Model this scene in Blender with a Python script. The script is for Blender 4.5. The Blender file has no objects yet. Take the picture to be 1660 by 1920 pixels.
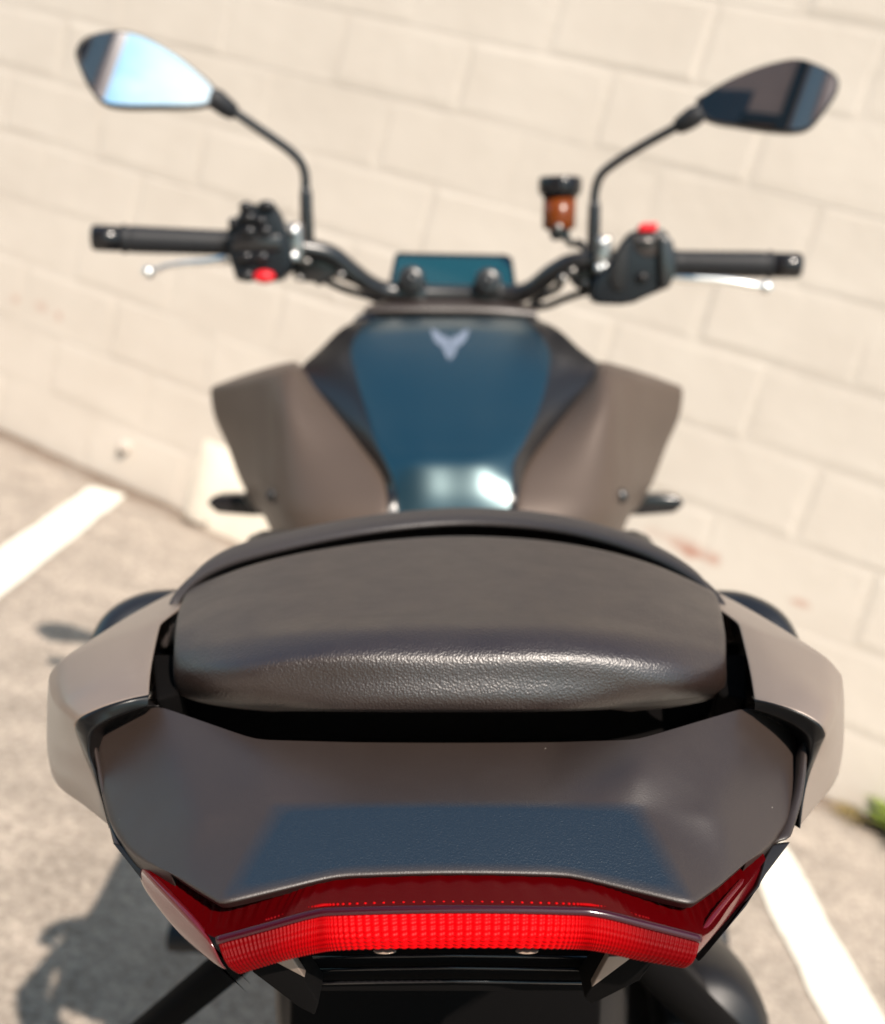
import bpy, bmesh, math, random
from mathutils import Vector, Matrix
from mathutils.bvhtree import BVHTree
random.seed(7)
S = bpy.context.scene
C = S.collection
R = math.radians

# ------------------------------------------------------------------ camera
FPX, CX, CY = 2000.0, 830.0, 960.0            # photograph 1660 x 1920
PITCH, ROLL, CAMH = R(13.9), R(16.4), 1.04
up_c = Vector((math.cos(PITCH)*math.sin(ROLL), math.cos(PITCH)*math.cos(ROLL), math.sin(PITCH)))
PB = math.atan(math.tan(PITCH)/math.cos(ROLL))
fw_c = Vector((0, math.sin(PB), -math.cos(PB)))
rt_c = fw_c.cross(up_c)
RW = Matrix((rt_c, fw_c, up_c))               # world from camera axes
LEAN = math.asin(math.cos(PITCH)*math.sin(ROLL))
cam = bpy.data.cameras.new('camera')
camo = bpy.data.objects.new('camera', cam)
C.objects.link(camo)
camo.matrix_world = Matrix.Translation((0, 0, CAMH)) @ RW.to_4x4()
cam.sensor_fit = 'VERTICAL'; cam.sensor_height = 24.0; cam.lens = 25.0
cam.clip_start = 0.02; cam.clip_end = 500
cam.dof.use_dof = True; cam.dof.focus_distance = 0.362; cam.dof.aperture_fstop = 5.4
S.camera = camo

# ------------------------------------------------------------------ light
TOSUN = Vector((0.20, -0.95, 1.06)).normalized()
w = bpy.data.worlds.new('World'); S.world = w; w.use_nodes = True
nt = w.node_tree; nt.nodes.clear()
N = nt.nodes.new; LK = nt.links.new
out = N('ShaderNodeOutputWorld'); bg = N('ShaderNodeBackground'); bg.inputs[1].default_value = 0.135
sky = N('ShaderNodeTexSky'); sky.sky_type = 'NISHITA'; sky.sun_disc = False
sky.sun_elevation = math.asin(TOSUN.z); sky.sun_rotation = math.atan2(TOSUN.x, TOSUN.y)
sky.air_density = 1.0; sky.dust_density = 0.6; sky.ozone_density = 2.0
tc = N('ShaderNodeTexCoord'); mp = N('ShaderNodeMapping'); mp.inputs['Scale'].default_value = (1, 1, 2.2)
mp.inputs['Location'].default_value = (0.3, 0.1, 0.4)
nz = N('ShaderNodeTexNoise'); nz.inputs['Scale'].default_value = 2.1; nz.inputs['Detail'].default_value = 7
nz.inputs['Roughness'].default_value = 0.55
rp = N('ShaderNodeValToRGB'); rp.color_ramp.elements[0].position = 0.60; rp.color_ramp.elements[1].position = 0.78
mx = N('ShaderNodeMix'); mx.data_type = 'RGBA'; mx.inputs[7].default_value = (6.0, 6.7, 6.8, 1)
LK(tc.outputs['Generated'], mp.inputs[0]); LK(mp.outputs[0], nz.inputs['Vector'])
LK(nz.outputs[0], rp.inputs[0])
cd = N('ShaderNodeVectorMath'); cd.operation = 'DISTANCE'; cd.inputs[1].default_value = (0.25, -0.80, 0.52); LK(tc.outputs['Generated'], cd.inputs[0])
cm = N('ShaderNodeMath'); cm.operation = 'MULTIPLY_ADD'; cm.inputs[1].default_value = 0.7; LK(nz.outputs[0], cm.inputs[0]); LK(cd.outputs['Value'], cm.inputs[2])
cr_ = N('ShaderNodeMapRange'); cr_.inputs[1].default_value = 0.45; cr_.inputs[2].default_value = 0.66; cr_.inputs[3].default_value = 1; cr_.inputs[4].default_value = 0; LK(cm.outputs[0], cr_.inputs[0])
cx2 = N('ShaderNodeMath'); cx2.operation = 'MAXIMUM'; LK(rp.outputs[0], cx2.inputs[0]); LK(cr_.outputs[0], cx2.inputs[1]); LK(cx2.outputs[0], mx.inputs[0])
tn = N('ShaderNodeMix'); tn.data_type = 'RGBA'; tn.blend_type = 'MULTIPLY'; tn.inputs[0].default_value = 1; tn.inputs[7].default_value = (0.62, 0.92, 0.90, 1)
LK(sky.outputs[0], tn.inputs[6]); LK(tn.outputs[2], mx.inputs[6]); LK(mx.outputs[2], bg.inputs[0]); LK(bg.outputs[0], out.inputs[0])
sl = bpy.data.lights.new('sun', 'SUN'); sl.energy = 4.5; sl.angle = R(0.55); sl.color = (1.0, 0.885, 0.775)
so = bpy.data.objects.new('sun', sl); C.objects.link(so)
so.rotation_euler = (-TOSUN).to_track_quat('-Z', 'Y').to_euler()
so.location = (2, -6, 8)
S.render.engine = 'CYCLES'
S.view_settings.view_transform = 'Standard'; S.view_settings.look = 'None'
S.view_settings.exposure = 0.62; S.view_settings.gamma = 1.0

# ------------------------------------------------------------------ helpers
ORG = Vector((0.005, 1.2, -CAMH/math.cos(LEAN) - 0.005*math.tan(LEAN)))   # bike origin: ground under its middle
cP, sP = math.cos(PB), math.sin(PB)
def ray(px, py):
    X = (px-CX)/FPX; V = (CY-py)/FPX
    return Vector((X, cP + sP*V, -sP + cP*V))
def A(px, py, Y):                              # point of the bike seen at a pixel, Y metres ahead of the lens
    d = ray(px, py); return d*(Y/d.y) - ORG
def Z(px, py, z):                              # same, on the bike's horizontal plane z (below the lens)
    d = ray(px, py); return d*(z/d.z) - ORG
def Bk(x, y, z):                               # bike coordinates measured from the lens
    return Vector((x, y, z)) - ORG
RX = Matrix.Rotation(-LEAN, 3, 'Y')
def toworld(p): return Vector((0, 0, CAMH)) + RX @ (p + ORG)

def catmull(pts, n, closed=False):
    P = list(pts); m = len(P); res = []
    segs = m if closed else m-1
    for k in range(n):
        t = k/(n if closed else n-1)*segs
        i = min(int(t), segs-1); u = t-i
        g = (lambda j: P[j % m]) if closed else (lambda j: P[max(0, min(m-1, j))])
        a, b, c, d = g(i-1), g(i), g(i+1), g(i+2)
        res.append(0.5*((2*b) + (c-a)*u + (2*a-5*b+4*c-d)*u*u + (3*b-a-3*c+d)*u**3))
    return res

def link(name, me, mat, parent=None, smooth=True):
    o = bpy.data.objects.new(name, me); C.objects.link(o)
    for m in (mat if isinstance(mat, (list, tuple)) else [mat]): me.materials.append(m)
    if smooth:
        for p in me.polygons: p.use_smooth = True
    if parent: o.parent = parent
    return o
def from_bm(name, bm, mat, parent=None, smooth=True, recalc=True):
    if recalc: bmesh.ops.recalc_face_normals(bm, faces=bm.faces)
    me = bpy.data.meshes.new(name); bm.to_mesh(me); bm.free()
    return link(name, me, mat, parent, smooth)
def mod_sub(o, n):
    if n:
        m = o.modifiers.new('subsurf', 'SUBSURF'); m.levels = n; m.render_levels = n
    return o
def mod_solid(o, t, off=-1):
    m = o.modifiers.new('solid', 'SOLIDIFY'); m.thickness = t; m.offset = off; return o
def mod_bevel(o, wd, seg=2, ang=35):
    m = o.modifiers.new('bevel', 'BEVEL'); m.width = wd; m.segments = seg; m.limit_method = 'ANGLE'; m.angle_limit = R(ang)
    m.harden_normals = False
    return o

def bm_grid(bm, rows, crease=None, flip=False):
    vs = [[bm.verts.new(p) for p in r] for r in rows]
    cl = bm.edges.layers.float.get('crease_edge') or bm.edges.layers.float.new('crease_edge')
    for i in range(len(vs)-1):
        for j in range(len(vs[0])-1):
            q = [vs[i][j], vs[i][j+1], vs[i+1][j+1], vs[i+1][j]]
            bm.faces.new(q[::-1] if flip else q)
    if crease:
        for (i0, j0, i1, j1, c) in crease:
            e = bm.edges.get((vs[i0][j0], vs[i1][j1]))
            if e: e[cl] = c
    return vs
def grid(name, rows, mat, parent=None, sub=2, thick=0, crease=None, flip=False, solid_off=-1):
    bm = bmesh.new(); bm_grid(bm, rows, crease, flip)
    o = from_bm(name, bm, mat, parent, recalc=False)
    if thick: mod_solid(o, thick, solid_off)
    mod_sub(o, sub)
    return o
def herm(P, k):
    n = len(P)
    if n == 2: return [P[0].lerp(P[1], i/k) for i in range(k+1)]
    h = [max(1e-6, (P[i+1]-P[i]).length) for i in range(n-1)]
    d = [(P[i+1]-P[i])/h[i] for i in range(n-1)]
    T = [d[0]*1.0] + [(d[i]*h[i-1] + d[i-1]*h[i])/(h[i-1]+h[i]) for i in range(1, n-1)] + [d[-1]*1.0]
    if n > 2: T[0] = d[0]*1.5 - T[1]*0.5; T[-1] = d[-1]*1.5 - T[-2]*0.5
    res = [P[0]]
    for i in range(n-1):
        for q in range(1, k+1):
            u = q/k; u2 = u*u; u3 = u2*u
            res.append(P[i]*(2*u3-3*u2+1) + T[i]*h[i]*(u3-2*u2+u) + P[i+1]*(-2*u3+3*u2) + T[i+1]*h[i]*(u3-u2))
    return res
def hline(P, k, sharp=()):
    P = list(P); cuts = [0] + sorted(c for c in sharp if 0 < c < len(P)-1) + [len(P)-1]; res = []
    for a, b in zip(cuts[:-1], cuts[1:]):
        seg = herm(P[a:b+1], k); res += seg if not res else seg[1:]
    return res
def dense(rows, kr=5, kc=5, sr=(), sc=()):
    R1 = [hline(r, kc, sc) for r in rows]
    cols = [hline([r[j] for r in R1], kr, sr) for j in range(len(R1[0]))]
    return [[c[i] for c in cols] for i in range(len(cols[0]))]
def bm_tube(bm, path, rad, n=12, cap=True, sy=1.0):
    m = len(path); rad = rad if isinstance(rad, (list, tuple)) else [rad]*m
    T = []
    for i in range(m):
        a = path[max(0, i-1)]; b = path[min(m-1, i+1)]; T.append((b-a).normalized())
    up = Vector((0, 0, 1)) if abs(T[0].z) < 0.9 else Vector((0, 1, 0))
    nrm = (up - T[0]*up.dot(T[0])).normalized(); rings = []
    for i in range(m):
        nrm = (nrm - T[i]*nrm.dot(T[i])).normalized(); bn = T[i].cross(nrm)
        rings.append([bm.verts.new(path[i] + (nrm*math.cos(2*math.pi*k/n)*sy + bn*math.sin(2*math.pi*k/n))*rad[i]) for k in range(n)])
    for i in range(m-1):
        for k in range(n):
            bm.faces.new((rings[i][k], rings[i][(k+1) % n], rings[i+1][(k+1) % n], rings[i+1][k]))
    if cap:
        bm.faces.new(rings[0][::-1]); bm.faces.new(rings[-1])
def tube(name, path, rad, mat, parent=None, n=14, smoothn=0, sy=1.0):
    if smoothn:
        if isinstance(rad, (list, tuple)):
            rr = catmull([Vector((x, 0, 0)) for x in rad], smoothn); rad = [v.x for v in rr]
        path = catmull(path, smoothn)
    bm = bmesh.new(); bm_tube(bm, path, rad, n, True, sy)
    o = from_bm(name, bm, mat, parent); mod_bevel(o, 0.0012, 2, 60); return o
def bm_box(bm, c, s, rot=None):
    r = bmesh.ops.create_cube(bm, size=1)
    for v in r['verts']:
        p = Vector((v.co.x*s[0], v.co.y*s[1], v.co.z*s[2]))
        if rot: p = rot @ p
        v.co = p + Vector(c)
    return r['verts']
def box(name, c, s, mat, parent=None, bev=0.004, rot=None, seg=2):
    bm = bmesh.new(); bm_box(bm, c, s, rot); o = from_bm(name, bm, mat, parent); mod_bevel(o, bev, seg); return o
def prism(name, front, depthvec, mat, parent=None, bev=0.003, scale=0.94, seg=3):
    c = sum(front, Vector())/len(front)
    bm = bmesh.new()
    f = [bm.verts.new(p) for p in front]
    b = [bm.verts.new(c + (p-c)*scale + Vector(depthvec)) for p in front]
    n = len(f)
    bm.faces.new(f); bm.faces.new(b[::-1])
    for i in range(n): bm.faces.new((f[i], b[i], b[(i+1) % n], f[(i+1) % n]))
    o = from_bm(name, bm, mat, parent); mod_bevel(o, bev, seg, 25); return o
def lathe(name, prof, origin, axis, mat, parent=None, n=32, bev=0, closed=False):
    ax = Vector(axis).normalized(); t = Vector((0, 0, 1)) if abs(ax.z) < 0.9 else Vector((1, 0, 0))
    e1 = (t - ax*t.dot(ax)).normalized(); e2 = ax.cross(e1)
    bm = bmesh.new(); rings = []
    for (r, h) in prof:
        rings.append([bm.verts.new(Vector(origin) + ax*h + (e1*math.cos(2*math.pi*k/n) + e2*math.sin(2*math.pi*k/n))*max(r, 1e-5)) for k in range(n)])
    m = len(rings)
    for i in range(m if closed else m-1):
        for k in range(n):
            bm.faces.new((rings[i][k], rings[i][(k+1) % n], rings[(i+1) % m][(k+1) % n], rings[(i+1) % m][k]))
    bmesh.ops.remove_doubles(bm, verts=bm.verts, dist=2e-5)
    o = from_bm(name, bm, mat, parent)
    if bev: mod_bevel(o, bev, 2, 40)
    return o
def tag(o, label=None, cat=None, group=None, kind=None):
    if label: o['label'] = label
    if cat: o['category'] = cat
    if group: o['group'] = group
    if kind: o['kind'] = kind
    return o

# ------------------------------------------------------------------ materials
def mat(name, col, rough=0.5, metal=0.0, spec=0.5, coat=0.0, coat_r=0.1, bump=None, var=0.0, varscale=8, trans=0.0, ior=1.45, rvar=0, dust=False):
    m = bpy.data.materials.new(name); m.use_nodes = True
    t = m.node_tree; b = t.nodes['Principled BSDF']
    b.inputs['Base Color'].default_value = (*col, 1); b.inputs['Roughness'].default_value = rough
    b.inputs['Metallic'].default_value = metal; b.inputs['Specular IOR Level'].default_value = spec
    b.inputs['Coat Weight'].default_value = coat; b.inputs['Coat Roughness'].default_value = coat_r
    b.inputs['Transmission Weight'].default_value = trans; b.inputs['IOR'].default_value = ior
    tcn = t.nodes.new('ShaderNodeTexCoord')
    if var:
        n = t.nodes.new('ShaderNodeTexNoise'); n.inputs['Scale'].default_value = varscale; n.inputs['Detail'].default_value = 5
        r = t.nodes.new('ShaderNodeMapRange'); r.inputs[3].default_value = 1-var; r.inputs[4].default_value = 1+var
        x = t.nodes.new('ShaderNodeMix'); x.data_type = 'RGBA'; x.blend_type = 'MULTIPLY'; x.inputs[0].default_value = 1
        x.inputs[6].default_value = (*col, 1)
        t.links.new(tcn.outputs['Object'], n.inputs['Vector']); t.links.new(n.outputs[0], r.inputs[0])
        t.links.new(r.outputs[0], x.inputs[7]); t.links.new(x.outputs[2], b.inputs['Base Color'])
    if rvar:
        n = t.nodes.new('ShaderNodeTexNoise'); n.inputs['Scale'].default_value = 55; n.inputs['Detail'].default_value = 6; n.inputs['Roughness'].default_value = 0.65
        r = t.nodes.new('ShaderNodeMapRange'); r.inputs[1].default_value = 0.3; r.inputs[2].default_value = 0.7; r.inputs[3].default_value = rough-rvar; r.inputs[4].default_value = rough+rvar
        t.links.new(tcn.outputs['Object'], n.inputs['Vector']); t.links.new(n.outputs[0], r.inputs[0]); t.links.new(r.outputs[0], b.inputs['Roughness'])
    if dust:                                    # sparse pale specks of dust
        v = t.nodes.new('ShaderNodeTexVoronoi'); v.inputs['Scale'].default_value = 85
        t.links.new(tcn.outputs['Object'], v.inputs['Vector'])
        sp = t.nodes.new('ShaderNodeSeparateColor'); t.links.new(v.outputs['Color'], sp.inputs[0])
        th = t.nodes.new('ShaderNodeMath'); th.operation = 'MULTIPLY'; th.inputs[1].default_value = 0.045; t.links.new(sp.outputs[0], th.inputs[0])
        th2 = t.nodes.new('ShaderNodeMath'); th2.operation = 'SUBTRACT'; th2.inputs[1].default_value = 0.018; t.links.new(th.outputs[0], th2.inputs[0])
        lt = t.nodes.new('ShaderNodeMath'); lt.operation = 'LESS_THAN'; t.links.new(v.outputs['Distance'], lt.inputs[0]); t.links.new(th2.outputs[0], lt.inputs[1])
        x = t.nodes.new('ShaderNodeMix'); x.data_type = 'RGBA'; x.inputs[6].default_value = (*col, 1); x.inputs[7].default_value = (0.40, 0.36, 0.31, 1)
        prevl = b.inputs['Base Color'].links
        if prevl: t.links.new(prevl[0].from_socket, x.inputs[6])
        t.links.new(lt.outputs[0], x.inputs[0]); t.links.new(x.outputs[2], b.inputs['Base Color'])
    if bump:                                    # list of (kind, scale, strength, distance)
        prev = None
        for (kind, sc, st, di) in bump:
            if kind == 'noise':
                n = t.nodes.new('ShaderNodeTexNoise'); n.inputs['Scale'].default_value = sc; n.inputs['Detail'].default_value = 4; o = n.outputs[0]
            else:
                n = t.nodes.new('ShaderNodeTexVoronoi'); n.inputs['Scale'].default_value = sc; n.feature = 'SMOOTH_F1'; o = n.outputs[0]
            t.links.new(tcn.outputs['Object'], n.inputs['Vector'])
            bp = t.nodes.new('ShaderNodeBump'); bp.inputs['Strength'].default_value = st; bp.inputs['Distance'].default_value = di
            t.links.new(o, bp.inputs['Height'])
            if prev: t.links.new(prev.outputs[0], bp.inputs['Normal'])
            prev = bp
        t.links.new(prev.outputs[0], b.inputs['Normal'])
    return m

M = {}
M['vinyl'] = mat('black grained vinyl', (0.0195, 0.0100, 0.0072), 0.42, spec=0.85, ior=1.58, rvar=0.05, bump=[('voronoi', 1250, 0.8, 0.00022), ('noise', 2500, 0.5, 0.00010)], var=0.12, varscale=60)
M['vinyl2'] = mat('black seat vinyl', (0.034, 0.028, 0.027), 0.5, spec=0.6, bump=[('voronoi', 800, 0.6, 0.0002)])
M['cowl'] = mat('satin plastic with reflected brown', (0.030, 0.0198, 0.0160), 0.45, spec=0.85, rvar=0.04, dust=True, bump=[('noise', 1700, 0.8, 0.00010)], var=0.10, varscale=40)  # brown base paints in the wall's reflection on black plastic
M['cowl_facet'] = mat('black grained plastic facet', (0.0050, 0.0055, 0.0062), 0.28, spec=1.0, ior=1.72, rvar=0.03, bump=[('noise', 1500, 0.9, 0.00022), ('noise', 600, 0.4, 0.00006)])
def blend(a, b, attr):                        # one moulding with two finishes: satin rim with painted wall reflection, grained middle
    m = M[a].copy(); m.name = 'moulded tail plastic'; t = m.node_tree; src = M[b].node_tree
    p1 = t.nodes['Principled BSDF']; outn = [n for n in t.nodes if n.type == 'OUTPUT_MATERIAL'][0]
    p2 = t.nodes.new('ShaderNodeBsdfPrincipled'); q = src.nodes['Principled BSDF']
    for nm in ('Base Color', 'Roughness', 'Specular IOR Level', 'IOR'): p2.inputs[nm].default_value = q.inputs[nm].default_value
    n = t.nodes.new('ShaderNodeTexNoise'); n.inputs['Scale'].default_value = 1500; n.inputs['Detail'].default_value = 4
    tcn = t.nodes.new('ShaderNodeTexCoord'); t.links.new(tcn.outputs['Object'], n.inputs['Vector'])
    bp = t.nodes.new('ShaderNodeBump'); bp.inputs['Strength'].default_value = 0.9; bp.inputs['Distance'].default_value = 0.00022
    t.links.new(n.outputs[0], bp.inputs['Height']); t.links.new(bp.outputs[0], p2.inputs['Normal'])
    at = t.nodes.new('ShaderNodeAttribute'); at.attribute_name = attr
    ms = t.nodes.new('ShaderNodeMixShader'); mr = t.nodes.new('ShaderNodeMapRange'); mr.inputs[1].default_value = 0.08; mr.inputs[2].default_value = 0.82; t.links.new(at.outputs['Fac'], mr.inputs[0]); t.links.new(mr.outputs[0], ms.inputs[0])
    t.links.new(p1.outputs[0], ms.inputs[1]); t.links.new(p2.outputs[0], ms.inputs[2]); t.links.new(ms.outputs[0], outn.inputs['Surface'])
    return m
M['cowl_two'] = blend('cowl', 'cowl_facet', 'grain_zone')
M['plastic'] = mat('black plastic', (0.009, 0.0075, 0.0075), 0.45, spec=0.5, bump=[('noise', 1200, 0.15, 0.0004)])
M['gloss'] = mat('gloss black plastic', (0.012, 0.011, 0.012), 0.18, spec=0.5)
M['switch'] = mat('blue-black switch plastic', (0.004, 0.006, 0.009), 0.40, spec=0.5)
M['trim'] = mat('dark trim plastic', (0.006, 0.0055, 0.0055), 0.32, spec=0.4)
M['rubber'] = mat('black rubber', (0.016, 0.016, 0.018), 0.55, spec=0.4, bump=[('voronoi', 700, 0.4, 0.0006)])
M['grey'] = mat('warm grey satin paint', (0.228, 0.174, 0.142), 0.47, metal=0.25, spec=0.5, coat=0.6, coat_r=0.30, var=0.05, varscale=30, bump=[('noise', 1700, 0.4, 0.00005)])
M['tank'] = mat('black paint with sky tint', (0.0002, 0.0150, 0.0270), 0.34, spec=1.0, ior=1.55, coat=0.5, coat_r=0.32)  # blue-green base stands in for sky reflected in the black tank
M['panel'] = mat('matte grey paint with shade', (0.092, 0.065, 0.050), 0.52, metal=0.2, spec=0.5, var=0.04, varscale=25, bump=[('noise', 1500, 0.3, 0.00004)])  # side cowls' grey, darkened to paint in the wings' shade
M['void'] = mat('shade black plastic', (0.003, 0.0025, 0.0025), 0.9, spec=0.1)  # near-black base stands in for shade in gaps and under the tail
M['black_paint'] = mat('black satin paint', (0.012, 0.0105, 0.0105), 0.32, spec=0.9)
M['red_lens'] = mat('red ribbed lens', (0.58, 0.0006, 0.003), 0.38, spec=0.07)
M['red_dark'] = mat('deep red lens top', (0.065, 0.0003, 0.0010), 0.25, spec=0.08)
M['red_edge'] = mat('red lens side', (0.10, 0.002, 0.004), 0.22, spec=0.7, coat=0.6, coat_r=0.15)
M['red'] = mat('red switch plastic', (0.70, 0.012, 0.02), 0.4)
M['silver'] = mat('polished aluminium', (0.86, 0.86, 0.84), 0.36, metal=1.0)
M['steel'] = mat('dull steel', (0.34, 0.32, 0.30), 0.35, metal=0.9)
M['amber'] = mat('amber brake fluid plastic', (0.17, 0.036, 0.004), 0.25, spec=0.5, trans=0.1, var=0.2, varscale=40)
M['clear'] = mat('clear lens plastic', (0.30, 0.22, 0.17), 0.1, spec=0.6)
M['mirror'] = mat('mirror glass', (0.86, 0.90, 0.94), 0.012, metal=1.0)
M['screen'] = mat('dark display glass', (0.003, 0.040, 0.050), 0.10, spec=0.9, coat=1.0, coat_r=0.03)
M['emblem'] = mat('silver grey emblem', (0.20, 0.235, 0.30), 0.4, metal=0.2)
M['engine'] = mat('dark engine metal', (0.05, 0.048, 0.047), 0.45, metal=0.6, bump=[('noise', 300, 0.2, 0.001)])
M['tyre'] = mat('tyre rubber', (0.018, 0.018, 0.018), 0.75, bump=[('noise', 60, 0.3, 0.002)])

# ------------------------------------------------------------------ setting: ground, lines
def ground_mat():
    m = bpy.data.materials.new('worn pale asphalt'); m.use_nodes = True; t = m.node_tree; b = t.nodes['Principled BSDF']
    n = t.nodes.new; l = t.links.new
    tcn = n('ShaderNodeTexCoord')
    a = n('ShaderNodeTexNoise'); a.inputs['Scale'].default_value = 9; a.inputs['Detail'].default_value = 8; a.inputs['Roughness'].default_value = 0.65
    v = n('ShaderNodeTexVoronoi'); v.inputs['Scale'].default_value = 110; v.inputs['Randomness'].default_value = 1
    g = n('ShaderNodeTexNoise'); g.inputs['Scale'].default_value = 85; g.inputs['Detail'].default_value = 8; g.inputs['Roughness'].default_value = 0.72
    big = n('ShaderNodeTexNoise'); big.inputs['Scale'].default_value = 1.3; big.inputs['Detail'].default_value = 3
    for q in (a, v, g, big): l(tcn.outputs['Object'], q.inputs['Vector'])
    r1 = n('ShaderNodeValToRGB'); e = r1.color_ramp.elements
    e[0].position = 0.33; e[0].color = (0.19, 0.150, 0.120, 1); e[1].position = 0.62; e[1].color = (0.53, 0.455, 0.378, 1)
    k = e.new(0.47); k.color = (0.375, 0.318, 0.264, 1)
    l(g.outputs[0], r1.inputs[0])
    r2 = n('ShaderNodeMapRange'); r2.inputs[1].default_value = 0.3; r2.inputs[2].default_value = 0.7; r2.inputs[3].default_value = 0.72; r2.inputs[4].default_value = 1.22
    l(a.outputs[0], r2.inputs[0])
    m1 = n('ShaderNodeMix'); m1.data_type = 'RGBA'; m1.blend_type = 'MULTIPLY'; m1.inputs[0].default_value = 1
    l(r1.outputs[0], m1.inputs[6]); l(r2.outputs[0], m1.inputs[7])
    # separate stones, each its own tone
    vr = n('ShaderNodeSeparateColor'); l(v.outputs['Color'], vr.inputs[0])
    r4 = n('ShaderNodeMapRange'); r4.inputs[3].default_value = 0.55; r4.inputs[4].default_value = 1.42; l(vr.outputs[0], r4.inputs[0])
    m3 = n('ShaderNodeMix'); m3.data_type = 'RGBA'; m3.blend_type = 'MULTIPLY'; m3.inputs[0].default_value = 0.35
    l(m1.outputs[2], m3.inputs[6]); l(r4.outputs[0], m3.inputs[7])
    # dirt gathered along the foot of the wall
    geo = n('ShaderNodeNewGeometry')
    dn = n('ShaderNodeVectorMath'); dn.operation = 'DOT_PRODUCT'; dn.inputs[1].default_value = (WN.x, WN.y, 0)
    sb = n('ShaderNodeVectorMath'); sb.operation = 'SUBTRACT'; sb.inputs[1].default_value = WA
    l(geo.outputs['Position'], sb.inputs[0]); l(sb.outputs[0], dn.inputs[0])
    ad = n('ShaderNodeMath'); ad.operation = 'MULTIPLY_ADD'; ad.inputs[1].default_value = 0.28; l(a.outputs[0], ad.inputs[0]); 
    ng = n('ShaderNodeMath'); ng.operation = 'MULTIPLY'; ng.inputs[1].default_value = -1; l(dn.outputs['Value'], ng.inputs[0])
    l(ng.outputs[0], ad.inputs[2])
    r3 = n('ShaderNodeMapRange'); r3.inputs[1].default_value = 0.0; r3.inputs[2].default_value = 0.13; r3.inputs[3].default_value = 0; r3.inputs[4].default_value = 0.9
    l(ad.outputs[0], r3.inputs[0])
    m2 = n('ShaderNodeMix'); m2.data_type = 'RGBA'; m2.inputs[7].default_value = (0.13, 0.085, 0.055, 1)
    l(r3.outputs[0], m2.inputs[0]); l(m3.outputs[2], m2.inputs[6]); l(m2.outputs[2], b.inputs['Base Color'])
    b.inputs['Roughness'].default_value = 0.9; b.inputs['Specular IOR Level'].default_value = 0.25
    bp = n('ShaderNodeBump'); bp.inputs['Strength'].default_value = 0.8; bp.inputs['Distance'].default_value = 0.006
    l(g.outputs[0], bp.inputs['Height']); l(bp.outputs[0], b.inputs['Normal'])
    return m
WA = Vector((-1.296, 3.645, 0)); WD = Vector((0.9007, -0.4344, 0)); WN = Vector((-0.4344, -0.9007, 0))
bm = bmesh.new()
bmesh.ops.create_grid(bm, x_segments=2, y_segments=2, size=120)
gr = from_bm('ground', bm, ground_mat(), None, False); tag(gr, kind='structure')

def paint_mat():
    m = mat('worn white road paint', (0.80, 0.78, 0.70), 0.7, bump=[('noise', 60, 0.5, 0.003)])
    t = m.node_tree; b = t.nodes['Principled BSDF']
    n = t.nodes.new('ShaderNodeTexNoise'); n.inputs['Scale'].default_value = 30; n.inputs['Detail'].default_value = 8; n.inputs['Roughness'].default_value = 0.75
    tcn = t.nodes.new('ShaderNodeTexCoord'); t.links.new(tcn.outputs['Object'], n.inputs['Vector'])
    r = t.nodes.new('ShaderNodeValToRGB'); e = r.color_ramp.elements
    e[0].position = 0.30; e[0].color = (0.30, 0.245, 0.19, 1); e[1].position = 0.44; e[1].color = (0.80, 0.77, 0.67, 1)
    t.links.new(n.outputs[0], r.inputs[0]); t.links.new(r.outputs[0], b.inputs['Base Color'])
    return m
pm = paint_mat()
def stripe(x0, x1, y0, y1):
    bm = bmesh.new(); n = 60; L = []; Rr = []
    for i in range(n+1):
        y = y0 + (y1-y0)*i/n
        L.append(bm.verts.new((x0+random.uniform(-.004, .004), y, 0.004))); Rr.append(bm.verts.new((x1+random.uniform(-.004, .004), y, 0.004)))
    for i in range(n): bm.faces.new((L[i], Rr[i], Rr[i+1], L[i+1]))
    return from_bm('parking_line', bm, pm, None, False)
for (x0, x1, y0, y1) in ((-0.860, -0.748, -2.2, 3.28), (0.955, 1.075, -2.2, 2.42)):
    tag(stripe(x0, x1, y0, y1), kind='structure')

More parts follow.
